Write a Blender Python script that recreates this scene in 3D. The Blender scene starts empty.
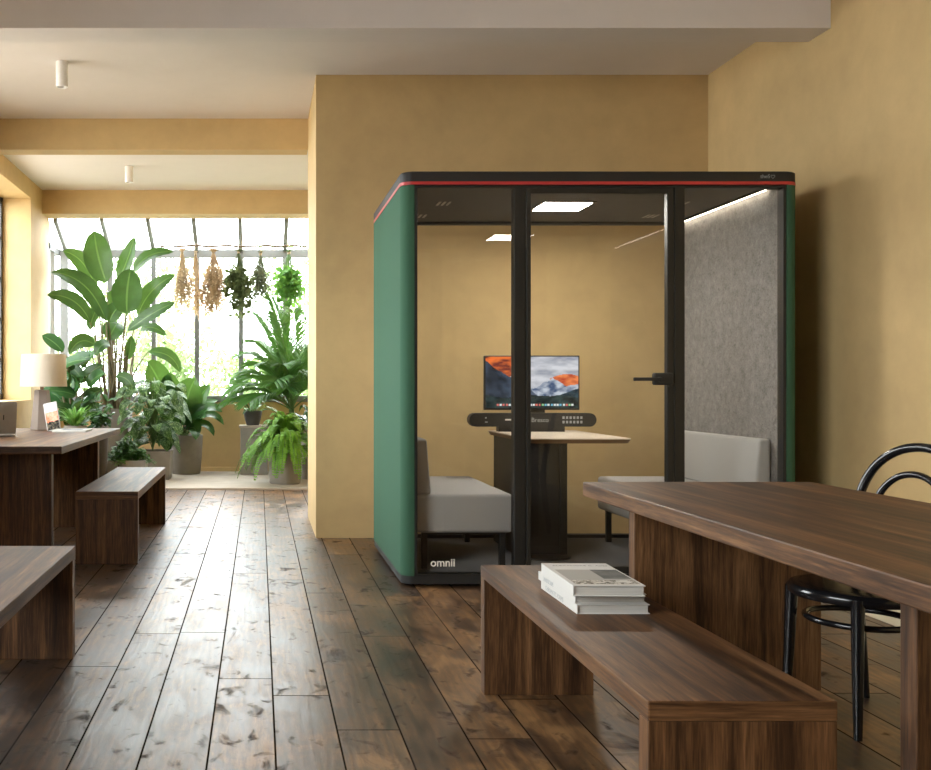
import bpy, bmesh, math, random
from mathutils import Vector, Matrix
R = random.Random(7)
C = bpy.context.scene.collection
F, CX, CY, EYE = 1000.0, 259.0, 385.0, 1.10      # focal length and vanishing point of the photograph

def at(px, py, Y):
    s = F / Y
    return Vector(((px - CX) / s, Y, EYE - (py - CY) / s))

# ------------------------------------------------------------------ materials
def socket(nt, node, key, v):
    i = node.inputs[key]
    if isinstance(v, bpy.types.NodeSocket): nt.links.new(v, i)
    else:
        if hasattr(i, 'default_value') and hasattr(i.default_value, '__len__') and len(i.default_value) == 4 and len(v) == 3: v = (*v, 1)
        i.default_value = v

class NT:
    def __init__(s, name):
        s.m = bpy.data.materials.new(name); s.m.use_nodes = True
        s.t = s.m.node_tree; s.t.nodes.clear()
        s.out = s.t.nodes.new('ShaderNodeOutputMaterial')
    def n(s, kind, props=None, **ins):
        x = s.t.nodes.new('ShaderNode' + kind)
        for k, v in (props or {}).items(): setattr(x, k, v)
        for k, v in ins.items():
            key = int(k[1:]) if k[0] == 'i' and k[1:].isdigit() else k.replace('_', ' ')
            socket(s.t, x, key, v)
        return x
    def math(s, op, a, b=0.0, c=0.0):
        return s.n('Math', {'operation': op}, i0=a, i1=b, i2=c).outputs[0]
    def mix(s, f, a, b, mode='MIX'):
        x = s.n('Mix', {'data_type': 'RGBA', 'blend_type': mode})
        socket(s.t, x, 0, f); socket(s.t, x, 6, a); socket(s.t, x, 7, b)
        return x.outputs[2]
    def noise(s, vec, scale, detail=4, rough=.55, dist=0):
        return s.n('TexNoise', None, Vector=vec, Scale=scale, Detail=detail, Roughness=rough, Distortion=dist).outputs['Fac']
    def ramp(s, fac, stops):
        x = s.n('ValToRGB'); e = x.color_ramp.elements
        while len(e) < len(stops): e.new(.5)
        for k, (p, c) in zip(e, stops):
            k.position = p; k.color = (*c, 1) if len(c) == 3 else c
        s.t.links.new(fac, x.inputs[0]); return x.outputs[0]
    def coord(s, which='Object'): return s.n('TexCoord').outputs[which]
    def map(s, vec, scale=(1, 1, 1), loc=(0, 0, 0)):
        return s.n('Mapping', None, Vector=vec, Scale=scale, Location=loc).outputs[0]
    def bump(s, h, strength=.3, dist=.01):
        return s.n('Bump', None, Height=h, Strength=strength, Distance=dist).outputs[0]
    def bsdf(s, **k): return s.n('BsdfPrincipled', None, **k)
    def done(s, sh):
        s.t.links.new(sh.outputs[0] if hasattr(sh, 'outputs') else sh, s.out.inputs[0]); return s.m

def plain(name, col, rough=.5, metal=0, var=.08, scale=30, bump=0.0):
    n = NT(name); co = n.coord()
    f = n.noise(co, scale, 3)
    c = n.mix(f, tuple(x*(1-var) for x in col), tuple(min(1, x*(1+var)) for x in col))
    k = dict(Base_Color=c, Roughness=rough, Metallic=metal)
    if bump: k['Normal'] = n.bump(f, bump, .003)
    return n.done(n.bsdf(**k))

def plaster(name, col, var=.15):
    n = NT(name); co = n.coord()
    a = n.noise(co, 1.3, 5, .6, .6); b = n.noise(co, 7, 4, .6); c = n.noise(co, 130, 2)
    f = n.math('ADD', n.math('MULTIPLY', a, .65), n.math('MULTIPLY', b, .35))
    f = n.n('MapRange', None, Value=f, From_Min=.3, From_Max=.7).outputs[0]
    colr = n.mix(f, tuple(x*(1-var) for x in col), tuple(min(1, x*(1+var*.6)) for x in col))
    h = n.math('ADD', n.math('MULTIPLY', b, .6), n.math('MULTIPLY', c, .25))
    return n.done(n.bsdf(Base_Color=colr, Roughness=.75, Normal=n.bump(h, .12, .01)))

def walnut(name, axis):
    n = NT(name); co = n.coord()
    sc = [1.0, 1.0, 1.0]; sc['xyz'.index(axis)] = .05
    v = n.map(co, tuple(sc), (3.1, 1.7, .4))
    big = n.noise(v, 10, 4, .6, 1.0); mid = n.noise(v, 46, 5, .65, .4); fine = n.noise(v, 190, 3, .7)
    f = n.math('ADD', n.math('ADD', n.math('MULTIPLY', big, .5), n.math('MULTIPLY', mid, .35)), n.math('MULTIPLY', fine, .3))
    col = n.ramp(f, [(.43, (.017, .0070, .0027)), (.53, (.052, .0225, .0085)), (.62, (.122, .057, .0225)), (.76, (.25, .132, .058))])
    r = n.n('MapRange', None, Value=fine, To_Min=.42, To_Max=.56).outputs[0]
    return n.done(n.bsdf(Base_Color=col, Roughness=r, Specular_IOR_Level=.32, Normal=n.bump(n.math('ADD', fine, mid), .10, .002)))

def floor_material():
    n = NT('aged_plank_floor'); co = n.coord()
    sp = n.n('SeparateXYZ', None, Vector=co); x, y = sp.outputs[0], sp.outputs[1]
    W = .20
    u = n.math('DIVIDE', n.math('ADD', x, -.049), W); bi = n.math('FLOOR', u); fu = n.math('SUBTRACT', u, bi)
    wn = n.n('TexWhiteNoise', {'noise_dimensions': '1D'}); n.t.links.new(n.math('ADD', bi, 31.37), wn.inputs['W']); r1 = wn.outputs['Value']
    L = 2.1
    v = n.math('ADD', n.math('DIVIDE', y, L), n.math('MULTIPLY', r1, 7.0)); bj = n.math('FLOOR', v); fv = n.math('SUBTRACT', v, bj)
    idn = n.math('ADD', n.math('MULTIPLY', bi, 17.31), n.math('MULTIPLY', bj, 5.77))
    w2 = n.n('TexWhiteNoise', {'noise_dimensions': '1D'}); n.t.links.new(idn, w2.inputs['W'])
    r2 = w2.outputs['Value']
    r3 = n.n('SeparateColor', None, Color=w2.outputs['Color']).outputs[1]
    ex = n.math('MULTIPLY', n.math('MINIMUM', fu, n.math('SUBTRACT', 1.0, fu)), W)
    ey = n.math('MULTIPLY', n.math('MINIMUM', fv, n.math('SUBTRACT', 1.0, fv)), L)
    e = n.math('MINIMUM', ex, ey)
    edge = n.n('MapRange', None, Value=e, From_Min=.0012, From_Max=.0042).outputs[0]
    off = n.n('CombineXYZ', None, X=n.math('MULTIPLY', r2, 13.0), Y=n.math('MULTIPLY', r3, 29.0), Z=n.math('MULTIPLY', r2, 7.0)).outputs[0]
    vec = n.n('VectorMath', {'operation': 'ADD'}, i0=co, i1=off).outputs[0]
    g = n.map(vec, (1, .11, 1))
    grain = n.noise(g, 34, 5, .6, 1.6); fine = n.noise(g, 150, 3, .65)
    rings = n.n('TexWave', {'wave_type': 'BANDS', 'bands_direction': 'X'}, Vector=n.map(vec, (1, .16, 1)), Scale=9, Distortion=9, Detail=3, Detail_Scale=1.6).outputs['Fac']
    blot = n.noise(n.map(vec, (1, .5, 1)), 6.5, 5, .6, .5)
    knot = n.math('MAXIMUM', n.noise(n.map(vec, (1, .7, 1)), 13, 3, .5, .6), n.math('SUBTRACT', n.noise(n.map(vec, (1, .45, 1)), 4.5, 5, .65, .8), .005))
    f = n.math('ADD', n.math('ADD', n.math('MULTIPLY', grain, .17), n.math('MULTIPLY', rings, .05)), n.math('ADD', n.math('MULTIPLY', blot, .66), n.math('MULTIPLY', fine, .12)))
    f = n.math('ADD', f, n.math('MULTIPLY', n.math('SUBTRACT', r2, .5), .12))
    f = n.math('ADD', n.math('MULTIPLY', n.math('SUBTRACT', f, .5), 1.75), .5)
    col = n.ramp(f, [(.22, (.014, .007, .004)), (.40, (.050, .025, .0115)), (.56, (.115, .057, .022)), (.76, (.27, .142, .054))])
    kn = n.n('MapRange', None, Value=knot, From_Min=.60, From_Max=.74).outputs[0]
    col = n.mix(n.math('MULTIPLY', kn, .8), col, (.016, .010, .008))
    col = n.mix(n.math('MULTIPLY', r3, .18), col, (.10, .082, .066))
    col = n.mix(edge, (.004, .003, .002), col)
    rr = n.math('ADD', n.math('MULTIPLY', grain, .12), n.math('ADD', n.math('MULTIPLY', blot, .26), .175))
    h = n.math('ADD', n.math('MULTIPLY', blot, .5), n.math('ADD', n.math('MULTIPLY', fine, .22), n.math('MULTIPLY', rings, .16)))
    rr = n.mix(edge, (1, 1, 1), n.math('ADD', rr, n.math('MULTIPLY', kn, .25)))
    return n.done(n.bsdf(Base_Color=col, Roughness=rr, Normal=n.bump(h, .28, .004), Specular_IOR_Level=n.math('MULTIPLY', edge, n.math('SUBTRACT', .72, n.math('MULTIPLY', kn, .60)))))

def felt(name, a, b, scale=90):
    n = NT(name); co = n.coord()
    f = n.math('ADD', n.math('MULTIPLY', n.noise(co, scale, 4, .7, 1.5), .7), n.math('MULTIPLY', n.noise(co, scale*.22, 3, .6), .3))
    f2 = n.n('MapRange', None, Value=f, From_Min=.36, From_Max=.64).outputs[0]
    return n.done(n.bsdf(Base_Color=n.mix(f2, a, b), Roughness=.95, Normal=n.bump(f, .4, .004), Sheen_Weight=.2, Specular_IOR_Level=.2))

def weave(name, col, scale=420, var=.18):
    n = NT(name); co = n.coord()
    f = n.noise(co, scale, 2, .5)
    return n.done(n.bsdf(Base_Color=n.mix(f, tuple(x*(1-var) for x in col), tuple(x*(1+var) for x in col)), Roughness=.9, Normal=n.bump(f, .25, .002), Specular_IOR_Level=.25))

def glass_thin(name, tint=(.97, .98, .97), ior=1.45, gain=1.0):
    n = NT(name)
    fc = n.n('LayerWeight', None, Blend=.5).outputs['Facing']
    fr = n.math('MULTIPLY', n.math('ADD', n.math('MULTIPLY', n.math('POWER', fc, 5.0), .96), .04), gain)
    a = n.n('BsdfTransparent', None, Color=tint); g = n.n('BsdfGlossy', None, Color=(1, 1, 1), Roughness=.0)
    m = n.n('MixShader'); n.t.links.new(fr, m.inputs[0]); n.t.links.new(a.outputs[0], m.inputs[1]); n.t.links.new(g.outputs[0], m.inputs[2])
    return n.done(m)

def emit(name, col, st):
    n = NT(name); return n.done(n.n('Emission', None, Color=col, Strength=st))

def leafy(name, dark, light, rib=None, rough=.38, trans=.28, blotch=None, bscale=18):
    n = NT(name); uv = n.coord('UV'); co = n.coord()
    sp = n.n('SeparateXYZ', None, Vector=uv); u, v = sp.outputs[0], sp.outputs[1]
    f = n.noise(co, 7, 3)
    f = n.n('MapRange', None, Value=f, From_Min=.3, From_Max=.7).outputs[0]
    c = n.mix(f, dark, light)
    d = n.math('ABSOLUTE', n.math('SUBTRACT', u, .5))
    veins = n.n('TexWave', {'wave_type': 'BANDS', 'bands_direction': 'Y'}, Vector=n.n('CombineXYZ', None, X=0.0, Y=n.math('SUBTRACT', v, n.math('MULTIPLY', d, .35)), Z=0.0).outputs[0], Scale=9).outputs['Fac']
    if blotch:
        b = n.noise(n.n('CombineXYZ', None, X=n.math('MULTIPLY', d, 1.4), Y=v, Z=f).outputs[0], bscale, 3, .6, .4)
        b = n.n('MapRange', None, Value=b, From_Min=.53, From_Max=.60).outputs[0]
        c = n.mix(b, c, blotch)
    if rib:
        k = n.n('MapRange', None, Value=d, From_Min=.02, From_Max=.045, To_Min=1.0, To_Max=0.0).outputs[0]
        c = n.mix(k, c, rib)
    p = n.bsdf(Base_Color=c, Roughness=rough, Specular_IOR_Level=.32, Normal=n.bump(veins, .18, .006))
    t = n.n('BsdfTranslucent', None, Color=c if name.startswith('dried') else n.mix(.35, c, (.45, .75, .12)))
    m = n.n('MixShader'); m.inputs[0].default_value = trans
    n.t.links.new(p.outputs[0], m.inputs[1]); n.t.links.new(t.outputs[0], m.inputs[2])
    return n.done(m)

def picture(name, strength=None):
    n = NT(name); a = n.n('VertexColor', {'layer_name': 'Col'}).outputs[0]
    if strength: return n.done(n.n('Emission', None, Color=a, Strength=strength))
    return n.done(n.bsdf(Base_Color=a, Roughness=.6, Specular_IOR_Level=.12))

M = {}
M['yellow'] = plaster('ochre_lime_plaster', (.545, .388, .182))
M['ceil'] = plaster('ceiling_render', (.71, .67, .66), .04)
M['cream'] = plaster('cream_plaster', (.72, .62, .42), .05)
M['floor'] = floor_material()
M['stone'] = plaster('pale_stone', (.40, .35, .285), .14)
for ax in 'xyz': M['wal_' + ax] = walnut('walnut_grain_' + ax, ax)
M['green'] = weave('green_pod_fabric', (.043, .112, .068))
M['black'] = plain('black_powder_coat', (.011, .011, .010), .5)
M['blackgloss'] = plain('black_lacquer', (.007, .007, .008), .16)
M['charcoal'] = plain('charcoal_laminate', (.014, .014, .0135), .6)
M['red'] = plain('red_edge_strip', (.45, .035, .035), .4)
M['felt'] = felt('grey_felt_lining', (.075, .071, .067), (.25, .238, .225))
M['darkfelt'] = felt('dark_felt_ceiling', (.030, .026, .021), (.060, .053, .044), 70)
M['carpet'] = felt('charcoal_carpet', (.035, .034, .032), (.085, .082, .077), 140)
M['uphol'] = weave('grey_upholstery', (.335, .33, .32))
M['glass'] = glass_thin('pod_glass', (.985, .985, .98), gain=.45)
M['pane'] = glass_thin('window_glass', (.985, .99, .985))
M['steel'] = plain('grey_glazing_steel', (.15, .155, .15), .5)
M['darksteel'] = plain('dark_window_steel', (.035, .033, .03), .5)
M['panel_light'] = emit('pod_light_panel', (1, .94, .84), 115)
M['led'] = emit('pod_led_strip', (1, .88, .70), 16)
M['white'] = plain('white_metal', (.86, .86, .87), .45)
M['letter'] = plain('white_lettering', (.85, .84, .80), .5)
M['greyletter'] = plain('grey_lettering', (.33, .35, .36), .5)
M['inkletter'] = plain('grey_ink', (.20, .19, .18), .6)
M['oak'] = None
n = NT('pale_oak'); co = n.map(n.coord(), (1, .1, 1)); f = n.noise(co, 40, 4, .6)
M['oak'] = n.done(n.bsdf(Base_Color=n.mix(f, (.46, .39, .31), (.60, .53, .44)), Roughness=.45))
M['oakedge'] = plain('oak_edge', (.17, .095, .045), .5, var=.2)
M['concrete'] = plain('grey_concrete', (.25, .228, .20), .85, var=.22, scale=9, bump=.2)
M['darkpot'] = plain('dark_clay', (.055, .05, .045), .7, var=.2, scale=12)
M['soil'] = plain('potting_soil', (.03, .021, .014), 1, var=.4, scale=60, bump=.6)
M['shade'] = None
n = NT('linen_lampshade'); f = n.noise(n.map(n.coord(), (1, 1, .25)), 150, 3)
c = n.mix(f, (.72, .64, .53), (.80, .73, .62)); m_ = n.n('MixShader'); m_.inputs[0].default_value = .4
n.t.links.new(n.bsdf(Base_Color=c, Roughness=.9).outputs[0], m_.inputs[1]); n.t.links.new(n.n('BsdfTranslucent', None, Color=c).outputs[0], m_.inputs[2])
M['shade'] = n.done(m_)
M['taupe'] = plain('taupe_ceramic', (.22, .175, .145), .65)
M['alu'] = plain('silver_aluminium', (.40, .375, .35), .5, .3)
M['dark'] = plain('dark_plastic', (.015, .015, .016), .4)
M['paper'] = plain('white_paper', (.56, .545, .515), .6, var=.03)
M['pages'] = None
n = NT('page_edges'); f = n.noise(n.map(n.coord(), (.4, .4, 60)), 12, 3)
M['pages'] = n.done(n.bsdf(Base_Color=n.mix(f, (.36, .345, .31), (.60, .58, .54)), Roughness=.8))
M['bop'] = leafy('paddle_leaf', (.014, .050, .014), (.028, .086, .026), (.09, .17, .055), .28, .10)
M['rubber'] = leafy('oval_leaf', (.014, .052, .016), (.030, .090, .027), (.09, .17, .055), .25, .10)
M['varieg'] = leafy('mottled_leaf', (.010, .050, .006), (.024, .098, .012), (.10, .18, .06), .5, .14, (.27, .42, .15), 7)
M['lily'] = leafy('broad_leaf', (.013, .055, .012), (.030, .100, .024), (.07, .17, .05), .24, .12)
M['palm'] = leafy('palm_leaf', (.020, .085, .010), (.058, .175, .024), None, .36, .18)
M['fern'] = leafy('fern_leaf', (.06, .18, .010), (.17, .37, .03), None, .5, .25)
M['spider'] = leafy('strap_leaf', (.05, .17, .02), (.13, .31, .06), (.35, .45, .2), .4, .2)
M['small'] = leafy('small_leaf', (.016, .072, .010), (.042, .145, .022), None, .45, .15)
M['drygold'] = leafy('dried_gold_herb', (.50, .39, .24), (.74, .62, .43), None, .9, .4)
M['drybrown'] = leafy('dried_brown_herb', (.42, .30, .17), (.64, .49, .31), None, .9, .4)
M['dryolive'] = leafy('dried_olive_herb', (.05, .075, .02), (.15, .18, .07), None, .8, .25)
M['drysage'] = leafy('dried_sage_herb', (.09, .11, .055), (.24, .26, .16), None, .8, .25)
M['mint'] = leafy('fresh_herb', (.05, .17, .025), (.12, .31, .05), None, .5, .3)
M['stem'] = plain('brown_stalk', (.13, .10, .045), .6, var=.3)
M['gstem'] = plain('green_stalk', (.07, .15, .035), .5, var=.2)
M['twine'] = plain('twine', (.35, .27, .17), .9)
M['branch'] = plain('bare_branch', (.13, .09, .06), .9, var=.3, scale=20, bump=.5)
M['outleaf'] = leafy('garden_leaf', (.085, .13, .055), (.19, .26, .12), None, .7, .25)
M['outleaf2'] = leafy('garden_pale_leaf', (.13, .18, .085), (.24, .30, .16), None, .7, .25)
M['lawn'] = plain('lawn', (.25, .26, .20), .95, var=.3, scale=6)
M['screen'] = picture('screen_picture', .85)
M['print'] = picture('printed_picture')

# ------------------------------------------------------------------ mesh helpers
def nb(): 
    b = bmesh.new(); b.loops.layers.uv.new('UVMap'); return b

def box(bm, lo, hi, bev=0.0, seg=2):
    lo, hi = Vector(lo), Vector(hi)
    r = bmesh.ops.create_cube(bm, size=1.0); vs = r['verts']
    for v in vs: v.co = Vector([(lo[i]+hi[i])/2 + v.co[i]*(hi[i]-lo[i]) for i in range(3)])
    if bev > 0:
        es = list({e for v in vs for e in v.link_edges})
        bmesh.ops.bevel(bm, geom=es, offset=bev, segments=seg, affect='EDGES', profile=.5)
    return bm

def poly(bm, pts, z0, z1, bev=0.0, seg=3):
    """closed XY outline extruded from z0 to z1; bev rounds the top edge"""
    n = len(pts); rings = [(z0, 0.0)]
    if bev:
        for k in range(seg+1):
            a = math.pi/2*k/seg; rings.append((z1-bev+bev*math.sin(a), bev*(1-math.cos(a))))
    else: rings.append((z1, 0.0))
    cx = sum(p[0] for p in pts)/n; cy = sum(p[1] for p in pts)/n
    hx = max(abs(p[0]-cx) for p in pts); hy = max(abs(p[1]-cy) for p in pts)
    rv = [[bm.verts.new((cx+(p[0]-cx)*(1-i/hx), cy+(p[1]-cy)*(1-i/hy), z)) for p in pts] for z, i in rings]
    for a, b in zip(rv, rv[1:]):
        for k in range(n): bm.faces.new((a[k], a[(k+1) % n], b[(k+1) % n], b[k]))
    bm.faces.new(rv[-1]); bm.faces.new(rv[0][::-1])

def rrect(x0, y0, x1, y1, r, n=6):
    out = []
    for cx, cy, a in ((x1-r, y0+r, -90), (x1-r, y1-r, 0), (x0+r, y1-r, 90), (x0+r, y0+r, 180)):
        for k in range(n+1):
            t = math.radians(a + 90*k/n); out.append((cx+r*math.cos(t), cy+r*math.sin(t)))
    return out

def frames(pts):
    pts = [Vector(p) for p in pts]; out = []; up = None
    for i, p in enumerate(pts):
        t = (pts[min(i+1, len(pts)-1)] - pts[max(i-1, 0)]).normalized()
        if up is None:
            up = Vector((0, 0, 1)) if abs(t.z) < .9 else Vector((0, 1, 0))
        s = t.cross(up)
        if s.length < 1e-5: s = t.cross(Vector((1, 0, 0)))
        s.normalize(); up = s.cross(t).normalized(); out.append((p, s, up))
    return out

def tube(bm, pts, r, n=8, closed=False, cap=True):
    if closed:
        pts = [Vector(p) for p in pts]; fr = []
        c = sum(pts, Vector())/len(pts); N = (pts[1]-pts[0]).cross(pts[2]-pts[1]).normalized()
        for i, p in enumerate(pts):
            t = (pts[(i+1) % len(pts)]-pts[i-1]).normalized(); fr.append((p, t.cross(N).normalized(), N))
    else: fr = frames(pts)
    rs = r if isinstance(r, (list, tuple)) else [r]*len(fr)
    rings = [[bm.verts.new(p + s*(math.cos(2*math.pi*k/n)*q) + u*(math.sin(2*math.pi*k/n)*q)) for k in range(n)] for (p, s, u), q in zip(fr, rs)]
    pairs = list(zip(rings, rings[1:])) + ([(rings[-1], rings[0])] if closed else [])
    for a, b in pairs:
        for k in range(n): bm.faces.new((a[k], a[(k+1) % n], b[(k+1) % n], b[k]))
    if cap and not closed:
        bm.faces.new(rings[0][::-1]); bm.faces.new(rings[-1])

def lathe(bm, prof, c, n=32, sq=0.0, rot=0.0):
    """profile [(r,z)] round a vertical axis at c; n=4 or 6 for prismatic shapes"""
    rings = []
    for r, z in prof:
        rings.append([bm.verts.new((c[0]+r*math.cos(2*math.pi*k/n+rot), c[1]+r*math.sin(2*math.pi*k/n+rot), c[2]+z)) for k in range(n)])
    for a, b in zip(rings, rings[1:]):
        for k in range(n): bm.faces.new((a[k], a[(k+1) % n], b[(k+1) % n], b[k]))
    bm.faces.new(rings[0][::-1]); bm.faces.new(rings[-1])

def blade(bm, p0, ctrl, p1, w, nrm=(0, -1, .5), fold=.2, a=.8, b=.6, n=8, m=1, wave=0.0):
    p0, ctrl, p1, nrm = Vector(p0), Vector(ctrl), Vector(p1), Vector(nrm).normalized()
    uvl = bm.loops.layers.uv.active; rows = []
    for i in range(n+1):
        v = i/n; p = p0*(1-v)**2 + ctrl*(2*v*(1-v)) + p1*v*v
        t = ((ctrl-p0)*(1-v) + (p1-ctrl)*v)
        if t.length < 1e-6: t = p1-p0
        t.normalize(); s = t.cross(nrm)
        if s.length < 1e-4: s = t.cross(Vector((.3, .2, .9)))
        s.normalize(); up = s.cross(t)
        hw = w*.5*max(.03, math.sin(math.pi*min(1, max(0, v))**a)**b if 0 < v < 1 else .03)
        row = []
        for j in range(-m, m+1):
            q = j/m; wv = wave*w*math.sin(v*9+q*2)*abs(q)
            row.append((bm.verts.new(p + s*(q*hw) + up*(abs(q)*fold*hw + wv)), (q*.5+.5, v)))
        rows.append(row)
    for r0, r1 in zip(rows, rows[1:]):
        for j in range(len(r0)-1):
            f = bm.faces.new((r0[j][0], r0[j+1][0], r1[j+1][0], r1[j][0])); f.smooth = True
            for l, uv in zip(f.loops, (r0[j][1], r0[j+1][1], r1[j+1][1], r1[j][1])): l[uvl].uv = uv

def link(name, bm, mat, parent=None, smooth=None, origin=None, ends=None):
    me = bpy.data.meshes.new(name)
    off = Vector(origin) if origin is not None else (Vector(parent['_o']) if parent is not None and '_o' in parent else Vector())
    bmesh.ops.translate(bm, verts=bm.verts, vec=-off)
    bmesh.ops.recalc_face_normals(bm, faces=bm.faces)
    bm.to_mesh(me); bm.free()
    o = bpy.data.objects.new(name, me); C.objects.link(o)
    me.materials.append(mat)
    if parent is not None: o.parent = parent
    else: o.location = off
    o['_o'] = tuple(off)
    if ends is not None:
        me.materials.append(ends)
        for p in me.polygons:
            if abs(p.normal.y) > .9: p.material_index = 1
    if smooth:
        for p in me.polygons: p.use_smooth = True
        try: me.set_sharp_from_angle(angle=math.radians(smooth))
        except Exception: pass
    return o

def thing(name, label, cat, loc, group=None):
    o = bpy.data.objects.new(name, None); C.objects.link(o); o.empty_display_size = .1
    o.location = loc; o['label'] = label; o['category'] = cat; o['_o'] = tuple(Vector(loc))
    if group: o['group'] = group
    return o

def tag(o, label, cat, group=None, kind=None):
    o['label'] = label; o['category'] = cat
    if group: o['group'] = group
    if kind: o['kind'] = kind
    return o

def struct(name, bm, mat, parent=None, smooth=None):
    o = link(name, bm, mat, parent, smooth); 
    if parent is None: o['kind'] = 'structure'
    return o

def B(*args, **k):
    bm = nb(); box(bm, *args, **k); return bm

def boxes(lst, bev=0):
    bm = nb()
    for lo, hi in lst: box(bm, lo, hi, bev)
    return bm

def T(pts, r, n=8, **k):
    bm = nb(); tube(bm, pts, r, n, **k); return bm

def text(body, size, mat, parent, origin, xdir=(1, 0, 0), ydir=(0, 0, 1), depth=.0008, name='lettering', bold=0.0):
    cu = bpy.data.curves.new('txt', 'FONT'); cu.body = body; cu.size = size; cu.extrude = depth; cu.offset = bold
    cu.align_x = 'LEFT'
    to = bpy.data.objects.new('txt', cu); C.objects.link(to)
    dg = bpy.context.evaluated_depsgraph_get(); me = bpy.data.meshes.new_from_object(to.evaluated_get(dg))
    bpy.data.objects.remove(to); me.name = name
    X, Y = Vector(xdir).normalized(), Vector(ydir).normalized(); Z = X.cross(Y)
    mt = Matrix((X, Y, Z)).transposed().to_4x4(); mt.translation = Vector(origin) - Vector(parent['_o'])
    me.transform(mt); me.materials.clear(); me.materials.append(mat)
    o = bpy.data.objects.new(name, me); C.objects.link(o); o.parent = parent; o['_o'] = parent['_o']
    return o

def picture_mesh(o, ax, ay, w, h, nx, ny, fn, thick=.001):
    """a flat printed / lit picture: grid of small faces coloured by fn(u, v)"""
    o, ax, ay = Vector(o), Vector(ax).normalized(), Vector(ay).normalized()
    bm = nb(); lay = bm.loops.layers.float_color.new('Col')
    g = [[bm.verts.new(o + ax*(w*i/nx) + ay*(h*j/ny)) for j in range(ny+1)] for i in range(nx+1)]
    for i in range(nx):
        for j in range(ny):
            f = bm.faces.new((g[i][j], g[i+1][j], g[i+1][j+1], g[i][j+1])); c = fn((i+.5)/nx, (j+.5)/ny)
            for l in f.loops: l[lay] = (*c, 1)
    return bm

def hsh(i, j, k=0):
    x = math.sin(i*127.1 + j*311.7 + k*74.7)*43758.5453; return x-math.floor(x)
def vnoise(x, y, k=0):
    i, j = math.floor(x), math.floor(y); u, v = x-i, y-j; u = u*u*(3-2*u); v = v*v*(3-2*v)
    return (hsh(i, j, k)*(1-u)+hsh(i+1, j, k)*u)*(1-v)+(hsh(i, j+1, k)*(1-u)+hsh(i+1, j+1, k)*u)*v
def fbm(x, y, k=0):
    return sum(vnoise(x*2**o, y*2**o, k+o)*.5**(o+1) for o in range(4))
def lerp(a, b, t):
    t = max(0, min(1, t)); return tuple(p+(q-p)*t for p, q in zip(a, b))
def srgb(r, g, b): return tuple(((v/255+.055)/1.055)**2.4 if v > 10 else v/255/12.92 for v in (r, g, b))

# ------------------------------------------------------------------ the setting
XL, XR, ZC = -2.48, 3.23, 3.33
YB, YS, YB1, YB2, YB3, YST, YW = 7.19, 8.37, 8.56, 11.44, 11.78, 10.47, 12.5
YN = -5.5
struct('floor', B((XL-.37, YN, -.12), (XR+.2, YST, 0)), M['floor'])
struct('floor_stone', B((XL-.37, YST, -.12), (1.75, YW+.15, .022), .006), M['stone'])
struct('ceiling', B((XL-.37, YN-.2, ZC), (XR+.2, YB3, ZC+.2)), M['ceil'])
struct('wall_back', B((.41, YB, 0), (XR+.2, YS, ZC)), M['yellow'])
struct('wall_right', B((XR, YN, 0), (XR+.2, YB, ZC)), M['yellow'])
struct('wall_near', B((XL-.37, YN-.2, 0), (XR+.2, YN, ZC)), M['yellow'])
struct('wall_garden_right', B((1.6, YS, 0), (1.75, YW, ZC)), M['yellow'])
# left wall with deep window openings
wins = [(-1.2, 2.3, .92, 3.1), (5.3, 7.5, .92, 3.1), (8.75, 10.87, .94, 3.13)]
bl = []; y = YN
for (a, b, z0, z1) in wins:
    bl.append(((XL-.37, y, 0), (XL, a, ZC))); bl.append(((XL-.37, a, 0), (XL, b, z0))); bl.append(((XL-.37, a, z1), (XL, b, ZC))); y = b
bl.append(((XL-.37, y, 0), (XL, YB3+.02, ZC)))
struct('wall_left', boxes(bl), M['yellow'])
struct('wall_sill', boxes([((XL-.37, YW, 0), (1.75, YW+.15, .89)), ((XL-.37, YB3+.02, 0), (XL, YW, .89))]), M['yellow'])
struct('trim_1', B((XL, YB1-.19, 3.07), (.41, YB1, ZC)), M['yellow'])           # ceiling beams
struct('trim_2', B((XL, YB2, 3.06), (1.6, YB3, ZC)), M['yellow'])
struct('trim_3', B((XL, 5.65, 3.117), (XR, 5.88, ZC)), M['ceil'])
struct('trim_4', B((2.895, 1.5, 0), (XR, 5.36, .16), .006), M['cream'])          # low cream plinth along the right wall
struct('baseboard_garden', B((XL, YW-.02, .022), (1.6, YW, .075), .004), M['yellow'])

# steel windows in the left wall
for i, (a, b, z0, z1) in enumerate(wins):
    x = XL-.335; k = []
    for yy in (a+.03, b-.03): k.append(((x-.03, yy-.03, z0), (x+.03, yy+.03, z1)))
    for zz in (z0+.03, z1-.03): k.append(((x-.03, a, zz-.03), (x+.03, b, zz+.03)))
    w = struct('window_%d' % (i+1), boxes(k, .004), M['darksteel'])
    bars = []
    for q in range(1, 4): bars.append(((x-.015, a+(b-a)*q/4-.015, z0+.05), (x+.015, a+(b-a)*q/4+.015, z1-.05)))
    for q in range(1, 5): bars.append(((x-.015, a+.05, z0+(z1-z0)*q/5-.015), (x+.015, b-.05, z0+(z1-z0)*q/5+.015)))
    link('glazing_bars', boxes(bars), M['darksteel'], w)
    link('pane', B((x-.003, a+.03, z0+.03), (x+.003, b-.03, z1-.03)), M['pane'], w)

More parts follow.
